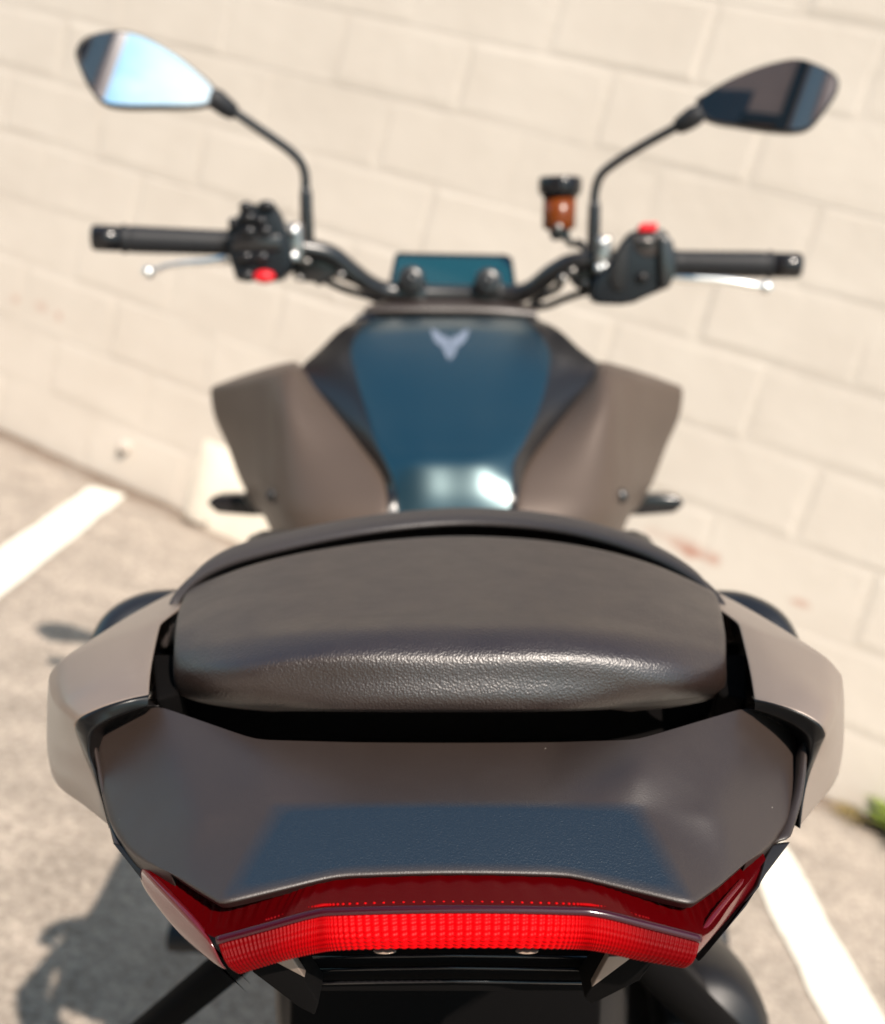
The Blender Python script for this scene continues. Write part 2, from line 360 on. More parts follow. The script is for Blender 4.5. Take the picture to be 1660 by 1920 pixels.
# ------------------------------------------------------------------ block wall
def wall_mat():
    m = bpy.data.materials.new('cream painted block'); m.use_nodes = True; t = m.node_tree; b = t.nodes['Principled BSDF']
    n = t.nodes.new; l = t.links.new
    tcn = n('ShaderNodeTexCoord')
    a = n('ShaderNodeTexNoise'); a.inputs['Scale'].default_value = 3.5; a.inputs['Detail'].default_value = 6
    f = n('ShaderNodeTexNoise'); f.inputs['Scale'].default_value = 90; f.inputs['Detail'].default_value = 6
    f2 = n('ShaderNodeTexNoise'); f2.inputs['Scale'].default_value = 16; f2.inputs['Detail'].default_value = 4
    for q in (a, f, f2): l(tcn.outputs['Object'], q.inputs['Vector'])
    r = n('ShaderNodeValToRGB'); e = r.color_ramp.elements
    e[0].position = 0.32; e[0].color = (0.525, 0.463, 0.398, 1); e[1].position = 0.68; e[1].color = (0.565, 0.503, 0.436, 1)
    l(a.outputs[0], r.inputs[0]); cur = r.outputs[0]
    # rusty rub marks at their places on the wall (s, z, half width, half height)
    for (s, z, hx, hz, st) in ((2.377, .463, .07, .016, .75), (2.33, .475, .10, .02, .35), (2.648, .441, .03, .013, .6), (-0.035, .452, .022, .017, .5), (0.075, .456, .028, .016, .35), (0.161, .449, .02, .018, .65)):
        sb = n('ShaderNodeVectorMath'); sb.operation = 'SUBTRACT'; sb.inputs[1].default_value = (s, 0, z)
        l(tcn.outputs['Object'], sb.inputs[0])
        sc = n('ShaderNodeVectorMath'); sc.operation = 'MULTIPLY'; sc.inputs[1].default_value = (1/hx, 0, 1/hz); l(sb.outputs[0], sc.inputs[0])
        ln = n('ShaderNodeVectorMath'); ln.operation = 'LENGTH'; l(sc.outputs[0], ln.inputs[0])
        ad = n('ShaderNodeMath'); ad.operation = 'MULTIPLY_ADD'; ad.inputs[1].default_value = 2.2; l(f2.outputs[0], ad.inputs[0]); l(ln.outputs['Value'], ad.inputs[2])
        mr = n('ShaderNodeMapRange'); mr.inputs[1].default_value = 1.3; mr.inputs[2].default_value = 2.2; mr.inputs[3].default_value = st; mr.inputs[4].default_value = 0
        l(ad.outputs[0], mr.inputs[0])
        mxx = n('ShaderNodeMix'); mxx.data_type = 'RGBA'; mxx.inputs[7].default_value = (0.36, 0.14, 0.09, 1)
        l(mr.outputs[0], mxx.inputs[0]); l(cur, mxx.inputs[6]); cur = mxx.outputs[2]
    l(cur, b.inputs['Base Color'])
    b.inputs['Roughness'].default_value = 0.7; b.inputs['Specular IOR Level'].default_value = 0.3
    bp = n('ShaderNodeBump'); bp.inputs['Strength'].default_value = 0.3; bp.inputs['Distance'].default_value = 0.003; l(f.outputs[0], bp.inputs['Height'])
    bp2 = n('ShaderNodeBump'); bp2.inputs['Strength'].default_value = 0.4; bp2.inputs['Distance'].default_value = 0.006; l(f2.outputs[0], bp2.inputs['Height'])
    l(bp.outputs[0], bp2.inputs['Normal']); l(bp2.outputs[0], b.inputs['Normal'])
    return m
wm = wall_mat()
WT = 16
bm = bmesh.new()
S0, S1 = -9.0, 9.0
zt = -0.0075 + 0.195*WT
bm_box(bm, ((S0+S1)/2, 0.1015, zt/2-0.05), (S1-S0, 0.2, zt+0.1))
for k in range(0, WT):
    z0 = -0.0075+0.195*k; z1 = z0+0.195
    s = S0 + ((1.18 if k % 2 == 0 else 0.98) - S0) % 0.4 - 0.4
    while s < S1:
        jx = random.uniform(-.012, .012)
        g = 0.0030; out_ = -0.0006 + random.uniform(-.0009, .0009)
        xa, xb = s+g+jx, s+0.4-g+jx*0.5
        za, zb = z0+g+random.uniform(-.002, .002), z1-g+random.uniform(-.002, .002)
        e = random.uniform(.012, .022)
        rim = [(xa, za), (xb, za), (xb, zb), (xa, zb)]
        inn = [(xa+e, za+e), (xb-e, za+e), (xb-e, zb-e), (xa+e, zb-e)]
        hz_ = random.choice((0.0003, 0.0007, 0.0011, 0.0016)); dj = [hz_, hz_*random.uniform(.3, 1), random.uniform(0, .0012), random.uniform(0, .0012)]
        o = [bm.verts.new((x+random.uniform(-.004, .004), dj[q_], z+random.uniform(-.002, .002))) for q_, (x, z) in enumerate(rim)]
        i = [bm.verts.new((x, out_+random.uniform(-.0015, .0015), z)) for x, z in inn]
        bm.faces.new(i)
        for q in range(4): bm.faces.new((o[q], o[(q+1) % 4], i[(q+1) % 4], i[q]))
        s += 0.4
wall = from_bm('block_wall', bm, wm, None, False, recalc=False)
wall.location = WA; wall.rotation_euler = (0, 0, math.atan2(WD.y, WD.x))
tag(wall, 'cream painted concrete block wall rising behind the motorcycle', 'wall')
# proud footing at the wall's foot, below the tank
bm = bmesh.new()
prof = [(0.0, -0.055), (0.10, -0.050), (0.20, -0.034), (0.235, -0.012), (0.25, 0.0)]
rows = []
for (zz, yy) in prof:
    r = []
    for q in range(25):
        u = q/24; ss = 0.815 + 0.02*zz/0.25 + u*1.35
        ed = min(1, min(u, 1-u)*24)
        r.append(Vector((ss+random.uniform(-.004, .004), yy*ed + random.uniform(-.003, .003), zz*(1+random.uniform(-.03, .03)))))
    rows.append(r)
bm_grid(bm, rows)
ft = from_bm('concrete_footing', bm, mat('pale cement footing', (0.72, 0.64, 0.53), 0.8, bump=[('noise', 60, 0.5, 0.004)], var=0.1, varscale=14), None, True)
ft.location = WA; ft.rotation_euler = wall.rotation_euler
tag(ft, 'low pale cement footing bulging from the foot of the block wall behind the tank', 'footing')
# painted-over bolt stub near the foot of the wall
an = lathe('wall_anchor', [(0, -0.03), (0.016, -0.03), (0.02, -0.022), (0.02, 0.0)], (0.545, 0.0, 0.125), (0, 1, 0), mat('painted anchor', (0.52, 0.45, 0.39), 0.7), None, 16)
an.location = WA; an.rotation_euler = wall.rotation_euler
tag(an, 'small painted-over bolt stub sticking out low on the block wall at left', 'bolt')

# ------------------------------------------------------------------ plants
leafm = mat('weed leaf', (0.16, 0.22, 0.015), 0.55, var=0.4, varscale=20)
drym = mat('dry grass', (0.30, 0.22, 0.08), 0.7, var=0.3, varscale=30)
def tuft(name, loc, n, h, spread, m, wd=0.006, droop=0.5):
    bm = bmesh.new()
    for i in range(n):
        a = random.uniform(0, 6.283); rr = spread*math.sqrt(random.random()); hh = h*random.uniform(.4, 1)
        base = Vector((math.cos(a)*rr*.5, math.sin(a)*rr*.5, 0)); d = Vector((math.cos(a), math.sin(a), 0))
        sd = Vector((-d.y, d.x, 0)); wv = wd*random.uniform(.6, 1.4); prev = None
        for q in range(5):
            t = q/4; p = base + d*rr*t**1.5*1.2 + Vector((0, 0, hh*(t - droop*t*t)))
            ww = wv*(0.5+1.2*t)*(1-t)**.6 if q < 4 else 0.0003
            pr = (bm.verts.new(p+sd*ww), bm.verts.new(p-sd*ww))
            if prev: bm.faces.new((prev[0], prev[1], pr[1], pr[0]))
            prev = pr
    o = from_bm(name, bm, m, None, True, recalc=False); o.location = loc; return o
tag(tuft('weed', (1.485, 2.24, 0), 150, 0.13, 0.11, leafm, 0.012, 0.45), 'bright green leafy weed growing at the foot of the wall at right', 'weed')
tag(tuft('grass_tuft', (1.33, 2.31, 0), 40, 0.035, 0.05, drym, 0.004), 'dry yellowish grass tuft in the crack between wall and asphalt', 'grass')
tag(tuft('dead_leaf_clump', (-0.50, 3.22, 0), 40, 0.05, 0.05, mat('dead leaf', (0.12, 0.07, 0.035), 0.8, var=0.3), 0.006, 0.6), 'brown clump of dead leaves beside the cement footing', 'debris')

# ------------------------------------------------------------------ building seen in the mirrors
def building():
    r = bpy.data.objects.new('brown_building', None); C.objects.link(r); r.location = (-6.9, -8.0, 0)
    tag(r, 'tall dark brown building behind the camera, seen in the mirrors', 'building')
    bw = mat('dark brown siding', (0.34, 0.19, 0.15), 0.7, bump=[('noise', 30, 0.2, 0.01)], var=0.15, varscale=1)
    bt = mat('dark trim', (0.022, 0.020, 0.022), 0.6); bgm = mat('dark blue window glass', (0.02, 0.03, 0.04), 0.08, spec=0.7)
    box('wall', (0, 0, 6.5), (11.4, 4.0, 13.0), bw, r, 0.02)
    rf = box('roof', (0, 0, 13.15), (12.0, 4.6, 0.3), bt, r, 0.02)
    bm = bmesh.new()
    for k in range(30): bm_box(bm, (1.1+k*.098, 2.03, 2.7), (0.05, 0.06, 5.3))
    from_bm('corrugated_panel', bm, mat('blue grey corrugated metal', (0.045, 0.065, 0.085), 0.45, metal=0.2), r, False)
    box('corner_post', (5.02, 2.05, 6.4), (0.26, 0.12, 12.8), bt, r, 0.02)
    box('corner_panel', (5.43, 2.03, 6.4), (0.42, 0.07, 12.8), mat('grey panel', (0.22, 0.23, 0.25), 0.6), r, 0.02)
    box('beam', (4.4, 2.05, 4.55), (1.0, 0.12, 0.3), bt, r, 0.02)
    for k in range(3):
        x = -4.6+k*2.1
        for zc in (4.0, 6.9):
            f = box('window', (x, 2.02, zc), (1.25, 0.08, 1.7), bt, r, 0.01)
            box('pane', (x, 2.065, zc), (1.08, 0.03, 1.5), bgm, f, 0.004)
    aw = box('awning', (-2.6, 2.9, 2.95), (5.5, 1.9, 0.14), bt, r, 0.02, Matrix.Rotation(R(-9), 3, 'X'))
    return r
building()

# ================================================================== motorcycle
bike = bpy.data.objects.new('motorcycle', None); C.objects.link(bike)
bike.location = toworld(Vector((0, 0, 0))); bike.rotation_euler = (0, -LEAN, 0)
tag(bike, 'dark motorcycle with warm grey side panels and red tail light, leaning on its side stand', 'motorcycle')
def mir(x): return 1676 - x

# ---- pillion seat
def zr(pts): return [Z(*p) for p in pts]
seat_rows = [
 [(352,1104,-.166),(460,1058,-.157),(640,1018,-.1535),(855,999,-.1525),(1070,1014,-.1535),(1235,1056,-.157),(1340,1110,-.166)],
 [(333,1155,-.165),(445,1112,-.156),(640,1082,-.152),(855,1070,-.151),(1070,1080,-.152),(1245,1116,-.156),(1355,1162,-.165)],
 [(326,1205,-.166),(436,1172,-.156),(635,1150,-.151),(852,1143,-.150),(1080,1148,-.151),(1255,1176,-.156),(1361,1208,-.166)],
 [(325,1242,-.170),(428,1222,-.158),(610,1204,-.1505),(850,1200,-.1493),(1090,1202,-.1505),(1260,1222,-.158),(1361,1245,-.170)],
 [(325,1262,-.174),(430,1256,-.1615),(590,1236,-.1548),(850,1232,-.1535),(1100,1234,-.1548),(1262,1250,-.1615),(1361,1262,-.174)],
 [(328,1282,-.179),(438,1290,-.168),(585,1276,-.1628),(850,1274,-.1614),(1110,1274,-.1628),(1260,1284,-.168),(1359,1280,-.179)],
 [(334,1298,-.184),(446,1318,-.176),(588,1316,-.1712),(850,1318,-.1700),(1108,1314,-.1712),(1252,1310,-.176),(1354,1297,-.184)],
 [(352,1304,-.188),(460,1324,-.181),(596,1330,-.1748),(850,1332,-.1738),(1096,1329,-.1748),(1238,1318,-.181),(1340,1303,-.188)],
]
seat_rows = [[(x - 9 if k == 0 else x + 10 if k == 6 else x, y, z) for k, (x, y, z) in enumerate(r)] for r in seat_rows]
rows = dense([zr(r) for r in seat_rows], 5, 5)
def skirt(rows, down, inset=0.0, ends=True):
    c = sum((sum(r, Vector()) for r in rows), Vector())/(len(rows)*len(rows[0]))
    def dn(p):
        q = p + (Vector((c.x, c.y, p.z))-p)*inset; q.z -= down; return q
    R2 = [[dn(r[0])] + list(r) + [dn(r[-1])] for r in rows]
    if ends: R2 = [[dn(p) for p in R2[0]]] + R2 + [[dn(p) for p in R2[-1]]]
    return R2
def ring_under(rows):
    n, m = len(rows), len(rows[0])
    c = sum((sum(r, Vector()) for r in rows), Vector())/(n*m)
    out = [list(r) for r in rows]
    for f, dzz in ((.06, .003), (.18, .005), (.34, .006)):
        def dn(p): return Vector((p.x + (c.x-p.x)*f, p.y + (c.y-p.y)*f*1.6, p.z - dzz))
        nn_, mm_ = len(out), len(out[0]); k = (mm_-m)//2
        src = lambda i, j: rows[max(0, min(n-1, i))][max(0, min(m-1, j))]
        new = [[dn(src(i-1-k, -1))] + out[i-1] + [dn(src(i-1-k, m))] if 0 < i <= nn_ else [dn(src(i-1-k, j-1-k)) for j in range(mm_+2)] for i in range(nn_+2)]
        out = new
    return out
seat = grid('pillion_seat', ring_under(rows), M['vinyl'], bike, 1)
# ---- rider seat with its raised rear lip
lip = [A(312,1190,.470), A(330,1110,.478), A(395,1050,.505), A(520,1012,.545), A(690,979,.585), A(865,963,.600), A(1040,975,.585), A(1185,1011,.545), A(1290,1060,.505), A(1348,1112,.478), A(1366,1180,.470)]
lip = catmull(lip, 33)
dz = lambda L, y, z: [p + Vector((0, y, z)) for p in L]
def towards(L, x, y, z, f): return [p + (Vector((x+ (p.x-x)*0.35, y, z)) - p)*f for p in L]
def wz(p, base): return base
lip = [p + Vector((0, 0, -.0025)) for p in lip]
rs = [dz(lip, 0.030, -0.010), dz(lip, 0.006, -0.0068), dz(lip, 0.0, -0.0052), dz(lip, 0.0015, -0.0015), dz(lip, 0.010, 0.0), dz(lip, 0.030, 0.0005), dz(lip, 0.06, -0.012)]
rs.append([Vector((p.x*0.95, p.y+0.12, p.z-0.045)) for p in lip])
rs.append([Vector((p.x*0.70, Bk(0,.80,0).y, min(p.z, Bk(0,0,-.225).z))) for p in lip])
rs.append([Vector((p.x*0.45, Bk(0,.95,0).y, Bk(0,0,-.262).z - abs(p.x)*.3)) for p in lip])
grid('rider_seat', rs, M['vinyl2'], bike, 1, 0.006)
# ---- tray under the pillion, its black painting the gap's shade
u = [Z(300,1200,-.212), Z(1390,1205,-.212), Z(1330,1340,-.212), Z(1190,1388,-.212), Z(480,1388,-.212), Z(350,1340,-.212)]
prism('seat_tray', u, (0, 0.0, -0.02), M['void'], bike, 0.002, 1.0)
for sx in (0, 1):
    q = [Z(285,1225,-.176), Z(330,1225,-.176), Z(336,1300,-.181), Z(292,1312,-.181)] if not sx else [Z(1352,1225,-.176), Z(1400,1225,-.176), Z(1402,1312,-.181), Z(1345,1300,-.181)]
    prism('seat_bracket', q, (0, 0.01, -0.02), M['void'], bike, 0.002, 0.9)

# ---- tail cowl
tr = [
 [(178,1384,-.187),(292,1322,-.178),(480,1387,-.1895),(665,1392,-.189),(850,1393,-.189),(1035,1392,-.189),(1195,1387,-.1895),(1404,1325,-.178),(1508,1384,-.187)],
 [(184,1450,-.194),(330,1430,-.185),(503,1452,-.1892),(675,1454,-.1885),(850,1454,-.1885),(1025,1454,-.1885),(1195,1452,-.1892),(1370,1430,-.185),(1502,1452,-.194)],
 [(203,1535,-.203),(372,1530,-.1925),(526,1514,-.1885),(690,1509,-.1880),(850,1508,-.1880),(1020,1509,-.1880),(1192,1513,-.1885),(1335,1530,-.1925),(1484,1530,-.203)],
 [(240,1592,-.207),(352,1602,-.2005),(470,1606,-.1961),(660,1577,-.1936),(850,1574,-.1934),(1040,1577,-.1936),(1246,1605,-.1961),(1358,1602,-.2005),(1446,1582,-.207)],
 [(320,1636,-.2075),(365,1666,-.207),(416,1696,-.2030),(630,1644,-.1989),(850,1638,-.1985),(1070,1642,-.1989),(1297,1697,-.2030),(1350,1660,-.207),(1400,1616,-.2075)],
]
rows = [zr(r) for r in tr]
def on_plane(px, py, a, b, c):
    n = (b-a).cross(c-a); d = ray(px, py); o = -ORG
    return o + d*((a-o).dot(n)/d.dot(n))
for (e_, m_, t_) in ((0, 1, 2), (8, 7, 6)):
    pa, pb_, pc_ = rows[0][m_].copy(), rows[4][t_].copy(), rows[3][e_].copy()
    for i in range(5):
        for j in (e_, m_):
            if (i, j) not in ((0, m_), (3, e_)): rows[i][j] = on_plane(tr[i][j][0], tr[i][j][1], pa, pb_, pc_)
    for i in range(2): rows[i][t_] = rows[i][t_].lerp(on_plane(tr[i][t_][0], tr[i][t_][1], pa, pb_, pc_), 0.5)
lo = [p + Vector((0, 0.004, -0.0045)) for p in rows[-1]]
rows2 = rows + [lo]
# side flanges fold down
rows2 = [[r[0]+Vector((0.001, 0.002, -0.007))] + list(r) + [r[-1]+Vector((-0.001, 0.002, -0.007))] for r in rows2]
rows2 = dense(rows2, 5, 5, sr=(2, 4), sc=(1, 2, 3, 4, 6, 7, 8, 9))
cowl = grid('tail_cowl', rows2, M['cowl_two'], bike, 1)
nc_ = len(rows2[0])
fa = cowl.data.attributes.new('grain_zone', 'FLOAT', 'POINT')
for i in range(len(cowl.data.vertices)):
    r_, c_ = divmod(i, nc_)
    k = min(r_ - 10, c_ - 15, 35 - c_, 19 - r_)
    fa.data[i].value = max(0.0, min(1.0, 0.5 + 0.5*k))
# outer flange strips of the cowl (satin grey-black lower edge)
for side in (0, 1):
    if not side:
        a = [A(172,1392,.379), A(188,1480,.362), A(203,1550,.349), A(213,1584,.340)]
        b = [A(182,1392,.379), A(200,1480,.362), A(222,1550,.348), A(246,1592,.338)]
        q = [A(211,1580,.340), A(248,1592,.338), A(272,1622,.330), A(300,1690,.318), A(360,1765,.303), A(412,1812,.292), A(300,1700,.318), A(262,1645,.328)]
    else:
        a = [A(1516,1392,.379), A(1508,1480,.362), A(1494,1540,.350), A(1482,1578,.340)]
        b = [A(1506,1392,.379), A(1496,1480,.362), A(1472,1540,.350), A(1446,1584,.338)]
        q = [A(1484,1578,.340), A(1448,1584,.338), A(1436,1610,.331), A(1420,1660,.322), A(1345,1760,.303), A(1310,1806,.292), A(1400,1700,.315), A(1437,1640,.328)]
    grid('cowl_flange', [catmull(a, 9), catmull(b, 9), [p+Vector((0, .004, -.008)) for p in catmull(b, 9)]], M['cowl'], bike, 1, 0.002)
    o = prism('tail_trim', q, (0, 0.01, -0.006), M['plastic'], bike, 0.0008, 0.97)

# ---- side cowls (grey) with dark end trim
def side_cowl(mirror):
    m = (lambda x: x) if not mirror else (lambda x: mir(x))
    top = [
     [(302,1166,-.166),(240,1184,-.1665),(160,1213,-.170),(112,1238,-.174),(92,1262,-.180)],
     [(291,1215,-.167),(232,1232,-.167),(155,1262,-.1705),(112,1288,-.175),(97,1308,-.181)],
     [(283,1262,-.169),(234,1276,-.169),(160,1302,-.172),(126,1322,-.176),(113,1338,-.182)],
     [(280,1303,-.1715),(240,1311,-.1715),(182,1330,-.1745),(150,1346,-.178),(140,1362,-.183)],
    ]
    if mirror:
        top = [
         [(1384,1166,-.166),(1440,1186,-.1665),(1512,1212,-.170),(1556,1236,-.174),(1580,1264,-.180)],
         [(1396,1215,-.167),(1450,1234,-.167),(1520,1262,-.1705),(1560,1288,-.175),(1576,1310,-.181)],
         [(1407,1265,-.169),(1458,1280,-.169),(1528,1306,-.172),(1558,1326,-.176),(1568,1342,-.182)],
         [(1414,1311,-.1715),(1462,1322,-.1715),(1514,1342,-.1745),(1540,1360,-.178),(1549,1378,-.183)],
        ]
    rows = [zr(r) for r in top]
    side = [[(88,1330,.432),(88,1400,.432),(95,1448,.432)], [(93,1375,.415),(98,1440,.412),(112,1478,.41)],
            [(118,1400,.395),(130,1455,.39),(155,1510,.388)], [(158,1405,.376),(178,1452,.370),(206,1552,.362)]]
    if mirror:
        side = [[(1584,1330,.432),(1582,1400,.432),(1574,1452,.432)], [(1578,1378,.415),(1572,1440,.412),(1558,1480,.41)],
                [(1562,1408,.395),(1548,1455,.39),(1532,1512,.388)], [(1532,1415,.376),(1515,1460,.370),(1500,1552,.362)]]
    for r, s in zip(rows, side): r += [A(*p) for p in s]
    sg = -1 if not mirror else 1
    f = [p + Vector((-sg*0.012, 0.10, -0.010)) for p in rows[0]]
    f2 = [p + Vector((-sg*0.03, 0.22, -0.03)) for p in rows[0]]
    rows = [f2, f] + rows
    rows = dense(rows, 6, 6, sr=(2,), sc=(4,))
    bnd = rows[-1]
    o = grid('side_cowl', rows, M['grey'], bike, 1, 0.0012, flip=mirror)
    # dark end trim below the rear top edge
    if not mirror:
        e0 = [(281,1304,.3815),(240,1313,.379),(185,1332,.375),(152,1348,.373),(138,1366,.372)]
        e1 = [(277,1326,.379),(240,1338,.376),(200,1354,.373),(172,1374,.371),(166,1404,.370),(182,1460,.3672),(206,1552,.3612)]
    else:
        e0 = [(1413,1313,.3815),(1462,1325,.379),(1512,1345,.375),(1538,1362,.373),(1549,1384,.372)]
        e1 = [(1416,1332,.379),(1462,1348,.376),(1498,1366,.373),(1518,1384,.371),(1522,1412,.370),(1506,1468,.3672),(1497,1552,.3612)]
    nb = len(bnd)-1
    e0 = [p + Vector((0, -.0006, .0002)) for p in bnd[:nb+1]]
    e1 = hline([A(*p) for p in e1], 6)
    e1 = [e1[round(i*(len(e1)-1)/(len(e0)-1))] for i in range(len(e0))]
    e2 = [p + Vector((0, .012, -.004)) for p in e1]
    grid('end_trim', [[p + Vector((0, .006, -.001)) for p in e0], e0, [a.lerp(b, .12) + Vector((0, -.0006, 0)) for a, b in zip(e0, e1)], [a.lerp(b, .9) for a, b in zip(e0, e1)], e1, e2, [p + Vector((0, .05, -.03)) for p in e2]], M['trim'], o, 1)
    xs = [(150,1330),(300,1322),(300,1420),(262,1590),(212,1560),(176,1420)] if not mirror else [(1536,1340),(1395,1328),(1395,1420),(1430,1590),(1478,1560),(1512,1425)]
    prism('inner_fairing', [A(x, y, .402) for x, y in xs], (0, .03, -.01), M['plastic'], o, 0.001, 1.0)
    return o
side_cowl(False); side_cowl(True)
# ---- dark grab loops in front of the side cowls
def grab(pts):
    return tube('grab_handle', [A(*p) for p in pts], 0.0125, M['black_paint'], bike, 16, 22)
grab([(205,1225,.56),(226,1182,.57),(262,1156,.58),(310,1145,.59),(370,1146,.60)])
grab([(1464,1225,.56),(1442,1182,.57),(1408,1158,.58),(1366,1147,.59),(1310,1148,.60)])

# ---- tail light
tl = bpy.data.objects.new('tail_light', None); C.objects.link(tl); tl.parent = bike
ridge = [(408,1763,.2865),(500,1738,.2865),(588,1714,.2865),(640,1709,.2865),(850,1705,.2865),(1060,1708,.2865),(1125,1713,.2865),(1215,1735,.2865),(1313,1760,.2865)]
bottom = [(447,1826,.2845),(520,1804,.2845),(590,1787,.2845),(650,1780,.2845),(850,1776,.2845),(1050,1778,.2845),(1115,1782,.2845),(1190,1798,.2845),(1285,1815,.2845)]
rid = [A(*p) for p in ridge]; bot = [A(*p) for p in bottom]
def lens_rows(nx, ny, ribs):
    a = catmull(rid, nx); b = catmull(bot, nx); out = []
    for j in range(ny):
        v = j/(ny-1); r = []
        for i in range(nx):
            uu = i/(nx-1)
            p = a[i].lerp(b[i], v)
            bulge = 0.0028*math.sin(math.pi*v)
            cx_ = abs(math.sin(math.pi*uu*ribs)); cz_ = abs(math.sin(math.pi*v*7))
            edge = max(0.0, min(1.0, (1-abs(2*uu-1))*30))
            mid = 0.35 + 0.65*max(0, 1-abs(2*uu-1)*1.5)
            p = p + Vector((0, -(bulge + 0.00055*edge*(cx_ + cz_*mid)), 0)); r.append(p)
        out.append(r)
    return out
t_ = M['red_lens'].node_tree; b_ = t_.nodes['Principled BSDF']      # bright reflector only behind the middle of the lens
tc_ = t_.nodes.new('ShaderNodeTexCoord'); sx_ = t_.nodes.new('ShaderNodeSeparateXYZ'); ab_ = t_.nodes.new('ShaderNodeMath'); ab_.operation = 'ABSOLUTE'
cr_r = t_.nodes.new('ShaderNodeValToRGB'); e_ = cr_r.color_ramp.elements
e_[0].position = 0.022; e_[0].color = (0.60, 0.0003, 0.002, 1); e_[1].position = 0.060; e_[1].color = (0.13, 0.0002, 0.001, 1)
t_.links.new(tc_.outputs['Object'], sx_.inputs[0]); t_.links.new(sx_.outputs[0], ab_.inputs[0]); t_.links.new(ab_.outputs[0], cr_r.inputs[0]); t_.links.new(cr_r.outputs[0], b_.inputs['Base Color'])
bm = bmesh.new(); bm_grid(bm, lens_rows(104*6+1, 43, 104))
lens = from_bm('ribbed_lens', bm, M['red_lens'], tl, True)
# glossy ridge along the top edge
bm = bmesh.new(); bm_tube(bm, catmull([p + Vector((0, -.0006, 0.0004)) for p in rid], 60), 0.00135, 10)
from_bm('lens_ridge', bm, mat('clear dark red ridge', (0.035, 0.002, 0.006), 0.14, spec=0.6, coat=0.3, coat_r=0.08), tl)
# flat top of the lens, running under the cowl
inner = [(262,1612,.331),(330,1668,.318),(410,1712,.309),(560,1668,.306),(640,1652,.306),(850,1646,.306),(1060,1650,.306),(1160,1664,.306),(1300,1706,.309),(1375,1660,.318),(1440,1604,.331)]
outer_ = [(272,1622,.328),(335,1695,.306),(404,1758,.2875),(500,1736,.2875),(588,1712,.2875),(850,1703,.2875),(1125,1711,.2875),(1215,1733,.2875),(1316,1756,.2875),(1375,1690,.306),(1436,1612,.328)]
ia = [A(*p) for p in inner]; oa = [A(*p) for p in outer_]
ia[0] = Z(262,1612,-.2095); oa[0] = Z(272,1624,-.2105)
top_rows = []
nn = 150
ia = [p + Vector((0, 0.022, 0.0015)) for p in ia]
ca, cb = catmull(ia, nn), catmull(oa, nn)
for j in range(9):
    v = j/8
    top_rows.append([ca[i].lerp(cb[i], v) + Vector((0, 0, 0.0003*math.sin(i*2.1) * (1 if j in (2, 3, 4, 5, 6) else 0))) for i in range(nn)])
bm = bmesh.new(); bm_grid(bm, top_rows); from_bm('lens_top', bm, M['red_dark'], tl)
# red bead row behind the ridge
bm = bmesh.new()
bd = catmull([A(x, y-13, .291) for x, y, _ in ridge[1:-1]], 75)
for p in bd:
    r = bmesh.ops.create_icosphere(bm, subdivisions=1, radius=0.0006)
    for v in r['verts']: v.co += p
from_bm('lens_beads', bm, M['red_lens'], tl)
# side faces of the lens
for sd in (0, 1):
    if not sd:
        a = [(268,1614,.331),(303,1651,.318),(352,1700,.302),(406,1761,.2868)]
        b = [(266,1640,.331),(303,1692,.318),(352,1750,.302),(420,1806,.2868)]
        c = [(272,1652,.332),(310,1705,.318),(365,1768,.302),(447,1826,.2846)]
    else:
        a = [(1434,1608,.331),(1400,1648,.318),(1355,1700,.302),(1312,1760,.2868)]
        b = [(1434,1638,.331),(1398,1683,.318),(1352,1735,.302),(1302,1797,.2868)]
        c = [(1428,1648,.332),(1390,1697,.318),(1342,1755,.302),(1285,1817,.2846)]
    grid('lens_side', [[A(*p) for p in a], [A(*p) for p in b], [A(*p) for p in c]], M['red_edge'], tl, 2, 0.002, [(0, j, 0, j+1, .7) for j in range(3)])
# small licence plate lamps under the lens
for x in (722, 988):
    bm = bmesh.new(); bmesh.ops.create_uvsphere(bm, u_segments=16, v_segments=8, radius=1)
    c0 = A(x, 1783, .2895)
    for v in bm.verts: v.co = c0 + Vector((v.co.x*.0036, v.co.y*.0015, v.co.z*.0003))
    from_bm('plate_lamp', bm, M['clear'], tl)

# ---- under-tail: mudguard, plate bracket and arms
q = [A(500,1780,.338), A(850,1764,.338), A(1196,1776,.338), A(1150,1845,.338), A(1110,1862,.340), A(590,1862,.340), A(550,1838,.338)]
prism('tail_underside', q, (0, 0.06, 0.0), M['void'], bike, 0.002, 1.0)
for yy, zz, hh in ((1795, .336, 5), (1818, .3365, 5), (1843, .3355, 5)):
    bm = bmesh.new(); bm_tube(bm, [A(560, yy, zz), A(850, yy-4, zz), A(1140, yy, zz)], 0.0007, 8)
    from_bm('underside_rib', bm, M['gloss'], bike)
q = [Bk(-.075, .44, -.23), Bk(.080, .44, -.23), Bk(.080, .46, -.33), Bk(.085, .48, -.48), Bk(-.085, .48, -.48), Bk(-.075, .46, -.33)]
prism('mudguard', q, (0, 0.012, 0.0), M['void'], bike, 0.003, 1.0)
pl = box('license_plate_bracket', Bk(0, .50, -.60), (.19, .008, .20), M['plastic'], bike, 0.003, Matrix.Rotation(R(-14), 3, 'X'))
for s_ in (0, 1):
    q = ([A(470,1822,.305), A(520,1800,.305), A(562,1826,.308), A(598,1880,.318), A(590,1905,.32), A(560,1890,.315)] if not s_ else
         [A(1230,1800,.305), A(1160,1795,.305), A(1112,1848,.312), A(1095,1870,.318), A(1110,1885,.320), A(1200,1840,.308)])
    prism('tail_bracket', q, (0, 0.02, -0.004), M['void'], bike, 0.001, 0.95)
    q = ([A(508,1800,.304), A(545,1792,.304), A(572,1834,.309)] if not s_ else [A(1190,1792,.304), A(1142,1794,.304), A(1110,1852,.311)])
    prism('bracket_face', q, (0, 0.004, 0), M['grey'], bike, 0.0004, 1.0)
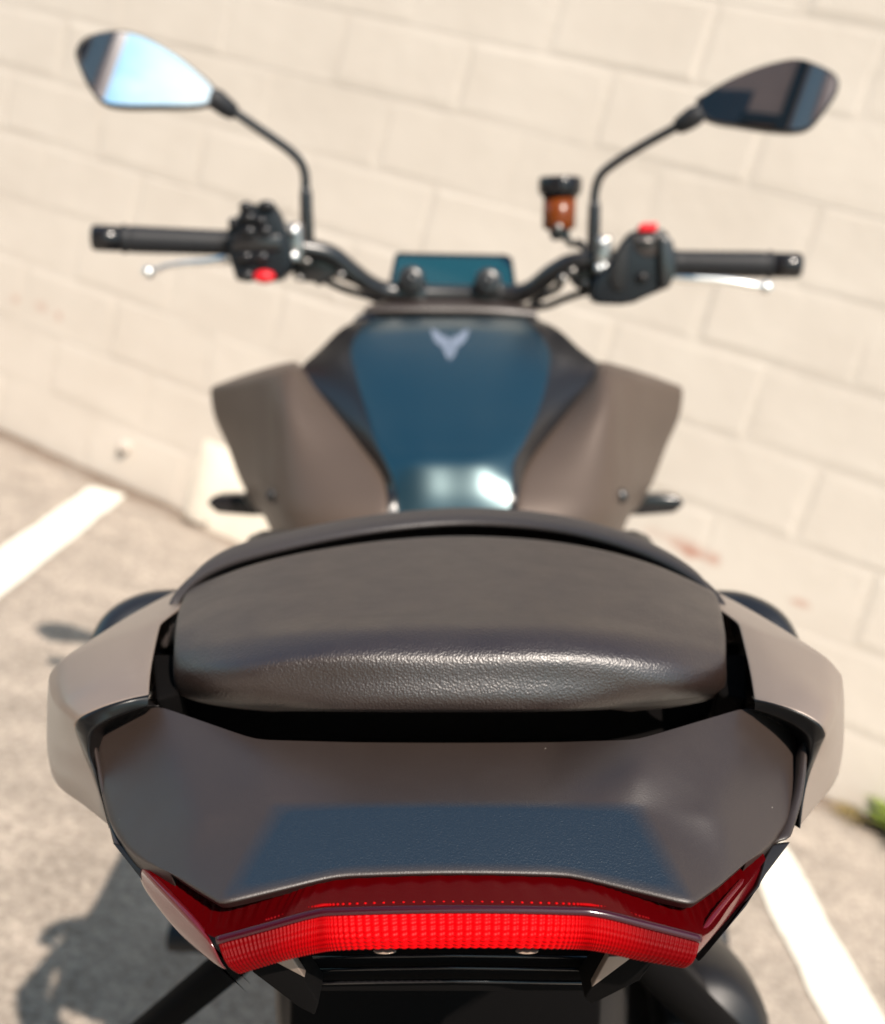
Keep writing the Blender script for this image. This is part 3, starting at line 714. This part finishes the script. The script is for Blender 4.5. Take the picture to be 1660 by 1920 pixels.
lathe('muffler', [(0, -.02), (.030, -.02), (.040, -.005), (.044, .03), (.044, .20), (0, .20)], A(1318,1925,.56), (0, 1, -.35), M['plastic'], bike, 28)
box('muffler_guard', A(1262,1870,.57), (.035, .10, .05), M['plastic'], bike, 0.008)
# indicators on stalks low at the back
def stalk(pa, pb, r, head):
    o = tube('turn_signal', [pa, pa.lerp(pb, .5), pb], r, M['void'], bike, 12, 0, 0.55)
    return o
stalk(A(500,1750,.44), A(215,1985,.50), .016, 1)
stalk(A(1170,1760,.46), A(1410,1990,.54), .019, 1)
for sx in (-1, 1):
    p = A(170,2030,.505) if sx < 0 else A(1445,2030,.545)
    box('indicator_lens', p, (.085, .035, .038), M['amber'] if 0 else M['gloss'], bike, 0.012)

# ---- fuel tank cover
tk = [
 [(672,601,1.250),(702,597,1.245),(770,595,1.245),(845,595,1.245),(920,595,1.245),(985,597,1.245),(1012,601,1.250)],
 [(640,616,1.215),(678,615,1.205),(760,610,1.200),(845,608,1.200),(930,610,1.200),(1002,615,1.205),(1046,617,1.215)],
 [(600,655,1.185),(657,650,1.165),(750,643,1.160),(845,641,1.160),(940,643,1.160),(1030,651,1.165),(1088,655,1.185)],
 [(560,697,1.150),(668,702,1.112),(755,695,1.108),(845,693,1.108),(935,695,1.108),(1028,702,1.112),(1130,692,1.150)],
 [(615,762,1.098),(686,768,1.058),(765,762,1.052),(845,760,1.052),(925,762,1.052),(1012,768,1.058),(1078,757,1.098)],
 [(676,833,1.036),(707,834,1.006),(775,830,1.000),(845,830,1.000),(915,830,1.000),(982,834,1.006),(1018,830,1.036)],
 [(712,875,.998),(726,874,.982),(780,868,.9755),(845,868,.9755),(905,868,.9755),(962,874,.982),(986,872,.998)],
 [(726,905,.978),(738,903,.970),(785,898,.966),(845,898,.966),(905,898,.966),(962,903,.970),(977,905,.978)],
 [(730,940,.960),(744,936,.961),(788,932,.958),(845,932,.958),(905,932,.958),(958,936,.961),(970,940,.960)],
 [(726,985,.945),(744,982,.952),(788,978,.951),(845,978,.951),(905,978,.951),(956,982,.952),(968,985,.945)],
 [(722,1040,.930),(744,1040,.945),(788,1040,.944),(845,1040,.944),(905,1040,.944),(954,1040,.945),(968,1040,.930)],
]
rows = [[A(*p) for p in r] for r in tk]
rows = dense(rows, 4, 4, sr=(), sc=(1, 5))
tank = grid('fuel_tank', rows, [M['tank'], M['black_paint']], bike, 1)
for i, p in enumerate(tank.data.polygons):
    if (i % 24) // 4 in (0, 5): p.material_index = 1  # shoulders of the same tank stay black, without the painted sky
M['tank'].node_tree.nodes['Principled BSDF'].inputs['Specular Tint'].default_value = (0.65, 0.95, 1.0, 1)  # tints the tank's reflections toward sky blue-green
bpy.context.view_layer.update()
dg = bpy.context.evaluated_depsgraph_get()
bvh = BVHTree.FromObject(tank, dg)
def on_tank(px, py, off=0.0009):
    o = Vector((0, 0, 0)) - ORG; d = ray(px, py).normalized()
    h, n, i, t = bvh.ray_cast(o, d)
    if h is None: return A(px, py, 1.15)
    return h - d*off
em = [[(808,616),(822,622),(832,632),(829,651),(818,642),(812,632)],
      [(833,628),(843,636),(843,676),(836,667),(830,650)],
      [(855,628),(845,636),(845,676),(852,667),(858,650)],
      [(880,617),(866,622),(856,632),(859,651),(870,642),(876,632)]]
bm = bmesh.new()
for pl_ in em:
    c0 = (sum(x for x, y in pl_)/len(pl_), sum(y for x, y in pl_)/len(pl_))
    cv = bm.verts.new(on_tank(*c0)); vv = [bm.verts.new(on_tank(x, y)) for x, y in pl_]
    for i in range(len(vv)): bm.faces.new((cv, vv[i], vv[(i+1) % len(vv)]))
from_bm('emblem', bm, M['emblem'], tank, False)
# ---- grey tank side panels with forward wings
def side_panel(mirror):
    pr = [
     [(412,726,1.33),(470,704,1.25),(515,691,1.20),(545,684,1.19),(556,684,1.187)],
     [(398,730,1.29),(455,721,1.205),(505,708,1.14),(543,701,1.118),(563,700,1.149)],
     [(405,778,1.29),(455,772,1.195),(505,764,1.115),(546,758,1.070),(613,764,1.097)],
     [(428,830,1.275),(468,832,1.18),(507,832,1.095),(556,836,1.034),(675,836,1.036)],
     [(455,900,1.235),(480,902,1.15),(506,904,1.075),(556,906,1.008),(716,900,.984)],
     [(478,940,1.20),(498,948,1.125),(514,952,1.06),(562,958,.988),(726,955,.954)],
     [(512,990,1.115),(524,998,1.075),(534,1008,1.032),(596,1018,.970),(720,1020,.936)],
     [(535,1060,1.10),(540,1070,1.06),(550,1080,1.02),(610,1085,.955),(718,1080,.926)],
    ]
    inner_r = [None, 1128, 1081, 1020, 981, 972, 970, 968]
    rows = []
    for i, r in enumerate(pr):
        q = []
        for j, (x, y, Y) in enumerate(r):
            if mirror:
                x = mir(x)
                if j == 4 and inner_r[i]: x = inner_r[i]
                if j == 3 and i > 2: x -= 4
            if j == 4 and i > 0: x += 7*(-1 if mirror else 1); Y += .008
            q.append(A(x, y, Y))
        rows.append(q)
    rows = dense(rows, 5, 6, sr=(1,))
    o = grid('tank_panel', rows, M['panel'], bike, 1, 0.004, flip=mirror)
    c0 = A(mir(512) if mirror else 512, 930, 1.045)
    lathe('panel_bolt', [(0, -.006), (.006, -.006), (.007, -.003), (.007, .01)], c0, (0, 1, 0), M['black_paint'], o, 16)
    # dark scoop body ahead of the wing
    f = [Bk(-.245, 1.33, -.195), Bk(-.20, 1.30, -.17), Bk(-.13, 1.26, -.17), Bk(-.12, 1.22, -.33), Bk(-.19, 1.28, -.30), Bk(-.235, 1.33, -.24)]
    if mirror: f = [Vector((.01 - (p.x+ORG.x) - ORG.x, p.y, p.z)) for p in f]
    prism('air_scoop', f, (0, 0.16, -0.01), M['plastic'], bike, 0.006, 0.8)
side_panel(False); side_panel(True)
# ---- filler tray in front of the tank
ft_ = [[(712,566,1.325),(790,552,1.325),(845,553,1.325),(925,560,1.325),(985,568,1.325)],
       [(690,574,1.29),(770,566,1.29),(845,566,1.29),(925,568,1.29),(1002,578,1.29)],
       [(682,578,1.265),(760,574,1.262),(845,574,1.262),(930,576,1.262),(1007,584,1.265)],
       [(683,586,1.262),(760,585,1.259),(845,586,1.259),(930,587,1.259),(1007,593,1.262)],
       [(700,592,1.275),(760,592,1.272),(845,592,1.272),(930,593,1.272),(995,597,1.275)]]
grid('tank_front_cover', dense([[A(*p) for p in r] for r in ft_], 4, 4, sr=(2, 3)), M['cowl'], bike, 1)
box('steering_head', Bk(.005, 1.40, -.17), (.09, .14, .17), M['engine'], bike, 0.01)
q = [A(700,566,1.40), A(990,570,1.40), A(960,600,1.40), A(730,600,1.40)]
prism('triple_clamp', q, (0, -0.05, -0.01), M['black_paint'], bike, 0.006, 0.97)

# ---- display
dsp = prism('display', [A(740,476,1.385), A(748,472,1.385), A(950,476,1.385), A(962,483,1.385), A(972,556,1.35), A(724,552,1.35)], (0, 0.022, -0.008), M['gloss'], bike, 0.003, 0.98)
sc = [A(746,481,1.3815), A(955,485,1.3815), A(964,552,1.3485), A(733,549,1.3485)]
bm = bmesh.new(); bm.faces.new([bm.verts.new(p + Vector((0, -.001, .0006))) for p in sc]); from_bm('screen', bm, M['screen'], dsp, False)

# ---- handlebar
hb = tube('handlebar', [A(*p) for p in [(182,446,1.225),(430,455,1.25),(520,461,1.258),(585,468,1.265),(625,480,1.272),(660,508,1.285),(695,534,1.30),(735,547,1.312),(845,552,1.318),(960,552,1.312),(1000,540,1.30),(1032,514,1.287),(1070,494,1.277),(1120,488,1.272),(1180,490,1.268),(1262,493,1.262),(1495,498,1.245)]], 0.0112, M['black_paint'], bike, 16, 90)
for (x, y) in ((772, 527), (914, 531)):
    lathe('bar_clamp', [(.000, -.026), (.0055, -.026), (.0055, -.022), (.006, -.022), (.013, -.024), (.016, -.018), (.016, .02), (0, .02)], A(x, y, 1.315), (0, 1, -.15), M['black_paint'], hb, 24)
    box('clamp_base', A(x, y+24, 1.325), (.04, .04, .032), M['black_paint'], hb, 0.005)
def grip(pa, pb, end, sgn):
    ax = (pb-pa).normalized(); L = (pb-pa).length
    pr = [(.0, 0), (.0150, 0), (.0165, .004), (.0138, .008)]
    k = 26
    for i in range(k): pr.append((.0136 + .0006*(i % 2) + .001*(1-i/k), .010 + (L-.02)*i/(k-1)))
    pr += [(.0145, L-.006), (.0145, L), (0, L)]
    g = lathe('grip', pr, pa, ax, M['rubber'], hb, 24)
    el = (end-pa).length
    lathe('bar_end', [(0, -.0), (.0125, 0.0), (.0142, .002), (.0142, el-.003), (.012, el), (.006, el), (.006, el-.004), (0, el-.004)][::1], pa, -ax, M['gloss'], hb, 24)
    return g
grip(A(228,448,1.229), A(434,456,1.25), A(172,446,1.223), -1)
grip(A(1448,497,1.249), A(1258,493,1.262), A(1503,498,1.244), 1)

def poly(pts, Y): return [A(x, y, Y) for x, y in pts]
# left switch housing
swl = prism('switch_housing', poly([(424,440),(430,418),(446,402),(452,384),(458,376),(470,380),(484,384),(516,382),(522,392),(530,414),(540,440),(546,470),(545,500),(530,522),(515,528),(442,527),(436,505),(428,480)], 1.215), (0, .055, -.006), M['switch'], hb, 0.004, 0.92)
def knob(x, y, Y, rx, rz, m, par, name='button', dp=.006):
    bm = bmesh.new(); bmesh.ops.create_uvsphere(bm, u_segments=14, v_segments=10, radius=1)
    c0 = A(x, y, Y)
    for v in bm.verts: v.co = c0 + Vector((v.co.x*rx, v.co.y*dp, v.co.z*rz))
    return from_bm(name, bm, m, par)
for (x, y, rx, rz) in ((462,388,.008,.006),(500,386,.010,.006),(466,408,.010,.006),(490,414,.007,.006),(466,434,.009,.007),(497,434,.009,.007),(438,418,.006,.006),(460,482,.010,.007),(490,482,.010,.007),(464,517,.009,.007)):
    knob(x, y, 1.212, rx, rz, M['gloss'], swl)
box('button_pad', A(482,455,1.214), (.055, .006, .018), M['black_paint'], swl, 0.003)
knob(496, 519, 1.211, .0125, .0075, M['red'], swl, 'horn_button', .008)
# right switch housing
swr = prism('switch_housing', poly([(1108,560),(1112,530),(1130,508),(1150,482),(1165,455),(1180,434),(1205,428),(1246,428),(1256,440),(1262,470),(1262,505),(1252,536),(1240,546),(1215,556),(1190,568),(1165,572),(1120,570)], 1.235), (0, .055, -.006), M['switch'], hb, 0.005, 0.92)
prism('button_plate', poly([(1186,438),(1246,438),(1245,472),(1230,480),(1208,482),(1190,468)], 1.2335), (0, .006, 0), M['cowl'], swr, 0.002, 1.0)
prism('throttle_housing', poly([(1236,440),(1262,448),(1268,478),(1268,512),(1256,540),(1240,546)], 1.226), (0, .04, 0), M['black_paint'], swr, 0.003, .95)
prism('housing_ridge', poly([(1150,486),(1168,456),(1178,448),(1180,500),(1172,545),(1150,548),(1140,520)], 1.232), (0, .01, 0), M['plastic'], swr, 0.003, .92)
knob(1205, 520, 1.233, .008, .006, M['plastic'], swr)
knob(1212, 451, 1.231, .010, .003, M['steel'], swr)
prism('kill_switch', poly([(1196,434),(1203,418),(1234,416),(1233,434)], 1.228), (0, .022, -.002), M['red'], swr, 0.002, .95)
# levers
def lever(name, pts, rr, tip, m=M['silver']):
    o = tube(name, [A(*p) for p in pts], rr, m, hb, 14, 24, 0.6)
    bm = bmesh.new(); bmesh.ops.create_uvsphere(bm, u_segments=16, v_segments=10, radius=tip[3])
    for v in bm.verts: v.co += A(*tip[:3])
    from_bm('lever_tip', bm, m, o); return o
lever('clutch_lever', [(432,486,1.275),(415,488,1.28),(385,492,1.29),(345,494,1.30),(310,500,1.305),(284,510,1.305)], [.0105,.0100,.0075,.0058,.005,.0045], (279,511,1.305,.0075))
lever('brake_lever', [(1250,520,1.285),(1285,522,1.30),(1330,524,1.31),(1375,529,1.315),(1415,535,1.315),(1432,538,1.315)], [.0105,.0105,.0105,.0098,.0085,.006], (1437,539,1.315,.0080))
# perches and silver clamp bolts
pcl = prism('lever_perch', poly([(546,470),(555,462),(590,462),(632,470),(640,500),(628,520),(604,534),(598,540),(590,530),(552,528),(545,500)], 1.275), (0, .03, 0), M['black_paint'], hb, 0.004, .9)
box('perch_clamp', A(552,456,1.255), (.022, .022, .045), M['steel'], hb, 0.004)
for y in (434, 481): knob(551, y, 1.238, .0062, .0062, M['silver'], hb, 'clamp_bolt', .005)
for (x, y) in ((576,490),(562,521),(540,504),(640,515)): knob(x, y, 1.262, .005, .0038, M['steel'], hb, 'clamp_bolt', .004)
pcr = prism('lever_perch', poly([(1080,500),(1095,480),(1130,470),(1142,500),(1130,540),(1105,552),(1080,540),(1066,525)], 1.285), (0, .03, 0), M['black_paint'], hb, 0.004, .9)
box('perch_clamp', A(1130,480,1.262), (.020, .022, .045), M['steel'], hb, 0.004)
for (x, y) in ((1130,455),(1123,503),(1134,500)): knob(x, y, 1.245, .0050, .0050, M['silver'], hb, 'clamp_bolt', .005)
for (x, y) in ((1056,522),(1074,508),(1100,532)): knob(x, y, 1.27, .005, .005, M['steel'], hb, 'clamp_bolt', .004)
# cables
tube('cable', [A(*p) for p in [(600,520,1.29),(640,540,1.31),(690,556,1.34),(730,575,1.38),(760,620,1.40)]], .0045, M['rubber'], hb, 10, 24)
tube('cable', [A(*p) for p in [(1110,545,1.29),(1070,556,1.31),(1030,572,1.34),(990,582,1.37),(950,620,1.40)]], .0045, M['rubber'], hb, 10, 24)
tube('brake_hose', [A(*p) for p in [(1095,505,1.29),(1060,515,1.31),(1045,540,1.33),(1010,560,1.36),(970,600,1.40)]], .005, M['rubber'], hb, 10, 24)
tube('cable', [A(*p) for p in [(590,500,1.29),(610,512,1.30),(650,522,1.31),(690,545,1.34),(740,600,1.38)]], .004, M['rubber'], hb, 10, 24)
# brake fluid reservoir
rsv = bpy.data.objects.new('brake_fluid_reservoir', None); C.objects.link(rsv); rsv.parent = bike
rc = A(1049, 398, 1.31); ex = Vector((0, 0, 1))
lathe('cup', [(0, -.020), (.017, -.020), (.0195, -.017), (.0195, .018), (0, .018)], rc, ex, M['amber'], rsv, 32)
lathe('cap', [(0, .040), (.023, .040), (.0255, .037), (.0255, .024), (.022, .018), (.0195, .017), (0, .017)], rc, ex, M['gloss'], rsv, 32)
prism('bracket', poly([(1030,428),(1068,428),(1070,446),(1082,462),(1072,466),(1056,448),(1044,452),(1034,448)], 1.305), (0, .02, 0), M['black_paint'], rsv, 0.002, .95)
knob(1048, 427, 1.29, .005, .005, M['steel'], rsv, 'bracket_bolt', .004)
tube('hose', [A(1078,455,1.31), A(1094,462,1.31), A(1100,490,1.30)], .005, M['rubber'], rsv, 10, 12)

# ---- mirrors
def mirror(outline, Y, nrm, boot, stem, sleeve, scale=0.90):
    m = bpy.data.objects.new('mirror', None); C.objects.link(m); m.parent = bike
    c0 = (sum(x for x, y in outline)/len(outline), sum(y for x, y in outline)/len(outline))
    pc = A(c0[0], c0[1], Y); n = Vector(nrm).normalized()
    eye = -ORG
    def onp(x, y, off=0.0):
        d = ray(x, y); q = pc + n*off
        return eye + d*((q-eye).dot(n)/d.dot(n))
    ol = catmull([onp(x, y) for x, y in outline], 64, True)
    cc = sum(ol, Vector())/len(ol)
    bm = bmesh.new()
    lay = [(1.0-.055, .0015), (.985, .002), (1.0, -.002), (.985, -.010), (.90, -.022), (.70, -.034), (.35, -.041)]
    rings = [[bm.verts.new(cc + (p-cc)*s + n*o) for p in ol] for s, o in lay]
    for i in range(len(rings)-1):
        for k in range(64): bm.faces.new((rings[i][k], rings[i][(k+1) % 64], rings[i+1][(k+1) % 64], rings[i+1][k]))
    bm.faces.new(rings[-1])
    from_bm('mirror_shell', bm, M['plastic'], m)
    bm = bmesh.new(); rr_ = []
    for q in range(1, 13):
        t = q/12*.948
        rr_.append([bm.verts.new(cc + (p-cc)*t + n*(.0012 + (.0042 - ((p-cc)*t).length_squared)/(2*1.0))) for p in ol])
    cv = bm.verts.new(cc + n*(.0012 + .0042/2.0))
    for k in range(64): bm.faces.new((cv, rr_[0][k], rr_[0][(k+1) % 64]))
    for i in range(11):
        for k in range(64): bm.faces.new((rr_[i][k], rr_[i][(k+1) % 64], rr_[i+1][(k+1) % 64], rr_[i+1][k]))
    from_bm('mirror_glass', bm, M['mirror'], m, True)
    tube('boot', [A(*p) for p in boot], [.0085, .0105, .0115, .009], M['rubber'], m, 14)
    tube('stem', [A(*p) for p in stem], .0052, M['black_paint'], m, 12, 60)
    tube('stem_sleeve', [A(*p) for p in sleeve], [.0062, .0072, .0076, .0076, .0070], M['black_paint'], m, 16)
    return m
mirror([(141,98),(152,76),(182,62),(225,58),(272,70),(330,103),(376,138),(404,164),(407,182),(385,199),(300,201),(235,201),(192,193),(166,162),(149,126)], 1.205,
       (.22, -.95, .22), [(440,212,1.235),(425,202,1.23),(405,186,1.225),(392,178,1.222)],
       [(572,365,1.262),(573,335,1.262),(566,308,1.260),(545,284,1.256),(505,255,1.248),(436,208,1.235)], [(574,352,1.262),(574,366,1.262),(575,400,1.263),(577,440,1.265),(578,468,1.267)])
mirror([(1305,188),(1322,176),(1362,152),(1410,131),(1455,117),(1500,111),(1540,124),(1568,140),(1574,158),(1566,182),(1545,212),(1522,238),(1495,247),(1440,244),(1380,235),(1328,226),(1310,208)], 1.215,
       (-.24, -.95, .22), [(1270,238,1.24),(1284,230,1.235),(1302,218,1.23),(1316,211,1.228)],
       [(1115,388,1.272),(1116,360,1.272),(1126,330,1.270),(1150,308,1.266),(1200,276,1.255),(1276,234,1.24)], [(1115,378,1.272),(1115,390,1.272),(1114,420,1.272),(1113,450,1.272),(1113,472,1.272)])
# ---- front indicators poking out beside the tank panels
for sd in (0, 1):
    mm = (lambda x: x) if not sd else (lambda x: 1672-x)
    o = prism('turn_signal', poly([(mm(x), y) for x, y in [(386,945),(397,931),(440,929),(472,931),(494,946),(510,968),(470,968),(406,963)]], 1.235), (0, .03, 0), M['gloss'], bike, 0.004, .85)
    prism('stalk', poly([(mm(x), y) for x, y in [(454,934),(462,916),(486,920),(504,944),(510,964),(480,962)]], 1.22), (0, .03, 0), M['black_paint'], o, 0.004, .9)

# ---- running gear below (mostly hidden)
def wheel(name, y, r, wdt):
    c0 = Bk(.005, y, 0); c0.z = r
    wh = bpy.data.objects.new(name, None); C.objects.link(wh); wh.parent = bike
    n = 20; prof = []
    for k in range(n+1):
        a = math.pi*k/n; prof.append((r - .09 + .09*math.sin(a)**.7, -wdt/2*math.cos(a)))
    prof += [(r-.10, wdt/2*.8), (r-.10, -wdt/2*.8)]
    lathe('tyre', prof, c0, (1, 0, 0), M['tyre'], wh, 64, 0, True)
    rm = lathe('rim', [(r-.085, -wdt*.42), (r-.085, wdt*.42), (r-.105, wdt*.40), (r-.125, wdt*.12), (r-.125, -wdt*.12), (r-.105, -wdt*.40)], c0, (1, 0, 0), M['black_paint'], wh, 64, 0, True)
    bm = bmesh.new()
    for k in range(5):
        for s_ in (-1, 1):
            a = 2*math.pi*k/5; a2 = a + s_*.22
            bm_tube(bm, [c0 + Vector((s_*.02, math.cos(a)*.04, math.sin(a)*.04)), c0 + Vector((0, math.cos(a2)*(r-.12), math.sin(a2)*(r-.12)))], [.032, .026], 8, True, 0.5)
    from_bm('spokes', bm, M['black_paint'], wh)
    lathe('hub', [(0, -.06), (.045, -.06), (.05, -.03), (.035, 0), (.05, .03), (.045, .06), (0, .06)], c0, (1, 0, 0), M['engine'], wh, 32)
    return wh, c0
rwh, rc0 = wheel('rear_wheel', .50, .315, .18)
fwh, fc0 = wheel('front_wheel', 1.90, .298, .12)
for s_ in (-1, 1):
    lathe('brake_disc', [(.10, -.002), (.149, -.002), (.149, .002), (.10, .002)], fc0 + Vector((s_*.07, 0, 0)), (1, 0, 0), M['steel'], fwh, 48, 0, True)
    tube('fork_leg', [fc0 + Vector((s_*.10, 0, -.03)), fc0 + Vector((s_*.10, -.10, .28)), Vector((s_*.10, Bk(0, 1.44, 0).y, Bk(0, 0, -.115).z))], [.027, .024, .027], M['black_paint'], bike, 18)
    tube('swingarm', [rc0 + Vector((s_*.11, 0, 0)), Vector((s_*.11, Bk(0, .80, 0).y, .40)), Vector((s_*.10, Bk(0, 1.06, 0).y, .45))], [.022, .035, .04], M['engine'], bike, 14)
    tube('frame_beam', [Vector((s_*.10, Bk(0, 1.03, 0).y, .46)), Vector((s_*.155, Bk(0, 1.10, 0).y, .68)), Vector((s_*.06, Bk(0, 1.40, 0).y, .86))], [.035, .038, .04], M['engine'], bike, 12)
    tube('seat_rail', [Vector((s_*.08, Bk(0, 1.02, 0).y, .70)), Vector((s_*.085, Bk(0, .66, 0).y, .835)), Vector((s_*.08, Bk(0, .50, 0).y, .850))], .014, M['black_paint'], bike, 12)
    pg = tube('footpeg_bracket', [Vector((s_*.11, Bk(0, 1.0, 0).y, .47)), Vector((s_*.17, Bk(0, .90, 0).y, .42)), Vector((s_*.16, Bk(0, .72, 0).y, .56))], .013, M['black_paint'], bike, 12)
    tube('footpeg', [Vector((s_*.16, Bk(0, .90, 0).y, .42)), Vector((s_*.27, Bk(0, .90, 0).y, .425))], .014, M['rubber'], bike, 12)
for s_ in (-1, 1): box('shadow_fill_panel', Bk(.005 + s_*.118, .66, -.26), (.085, .32, .075), M['plastic'], bike, 0.015)  # unseen boxes added to close holes in the bike's shadow
box('shadow_fill_tray', Bk(.005, .72, -.37), (.19, .50, .17), M['plastic'], bike, 0.02)  # added out of sight to make the ground shadow solid
box('shadow_fill_box', Bk(.005, .84, -.53), (.17, .36, .24), M['plastic'], bike, 0.02)  # another hidden filler, added to block sun through the bike
box('engine', Bk(.005, 1.16, -.60), (.34, .38, .30), M['engine'], bike, 0.03)
box('cylinder_block', Bk(.005, 1.24, -.43), (.36, .22, .22), M['engine'], bike, 0.02, Matrix.Rotation(R(-18), 3, 'X'))
for s_ in (-1, 1):
    lathe('engine_cover', [(0, .03), (.09, .03), (.105, .02), (.11, 0), (0, 0)], Bk(.005+s_*.17, 1.08, -.64), (s_, 0, 0), M['engine'], bike, 32)
rad = box('radiator', Bk(.005, 1.50, -.48), (.34, .04, .26), M['plastic'], bike, 0.008, Matrix.Rotation(R(-12), 3, 'X'))
box('exhaust_box', Bk(.005, .90, -.80), (.26, .34, .13), M['steel'], bike, 0.03)
for k in (-1, 0, 1):
    tube('exhaust_pipe', [Bk(.005+k*.08, 1.36, -.42), Bk(.005+k*.08, 1.46, -.52), Bk(.005+k*.07, 1.42, -.72), Bk(.005+k*.04, 1.20, -.80), Bk(.005+k*.03, 1.0, -.80)], .02, M['steel'], bike, 12, 24)
tube('rear_shock', [Bk(.005, .86, -.68), Bk(.005, .98, -.42)], .03, M['engine'], bike, 14)
hl = box('headlight', Bk(.005, 1.62, -.20), (.15, .12, .13), M['plastic'], bike, 0.03)
lathe('headlight_lens', [(0, .03), (.02, .028), (.03, .0), (0, 0)], Bk(.005, 1.665, -.21), (0, 1, -.1), M['clear'], hl, 24)
fd = [[fc0 + Vector((x, math.cos(a)*(.315), math.sin(a)*.315)) + Vector((0, 0, -abs(x)*.3)) for x in (-.07, -.035, 0, .035, .07)] for a in [R(20), R(50), R(80), R(110), R(140), R(165)]]
grid('front_fender', fd, M['plastic'], bike, 2, 0.004)
def gz(x): return -(CAMH + x*math.sin(LEAN))/math.cos(LEAN)
tube('side_stand', [Bk(-.12, 1.06, -.80), Bk(-.24, 1.02, gz(-.24)+.012)], [.013, .010], M['black_paint'], bike, 12)
box('stand_foot', Bk(-.243, 1.02, gz(-.243)+.006), (.05, .07, .008), M['black_paint'], bike, 0.002, Matrix.Rotation(LEAN, 3, 'Y'))
# oil-dark rear hugger and right-hand muffler tip seen under the tail
hg = [[rc0 + Vector((x, math.cos(a)*.335, math.sin(a)*.335)) for x in (-.09, -.05, 0, .05, .09)] for a in [R(35), R(60), R(85), R(110), R(135)]]
grid('rear_hugger', hg, M['plastic'], bike, 2, 0.004)
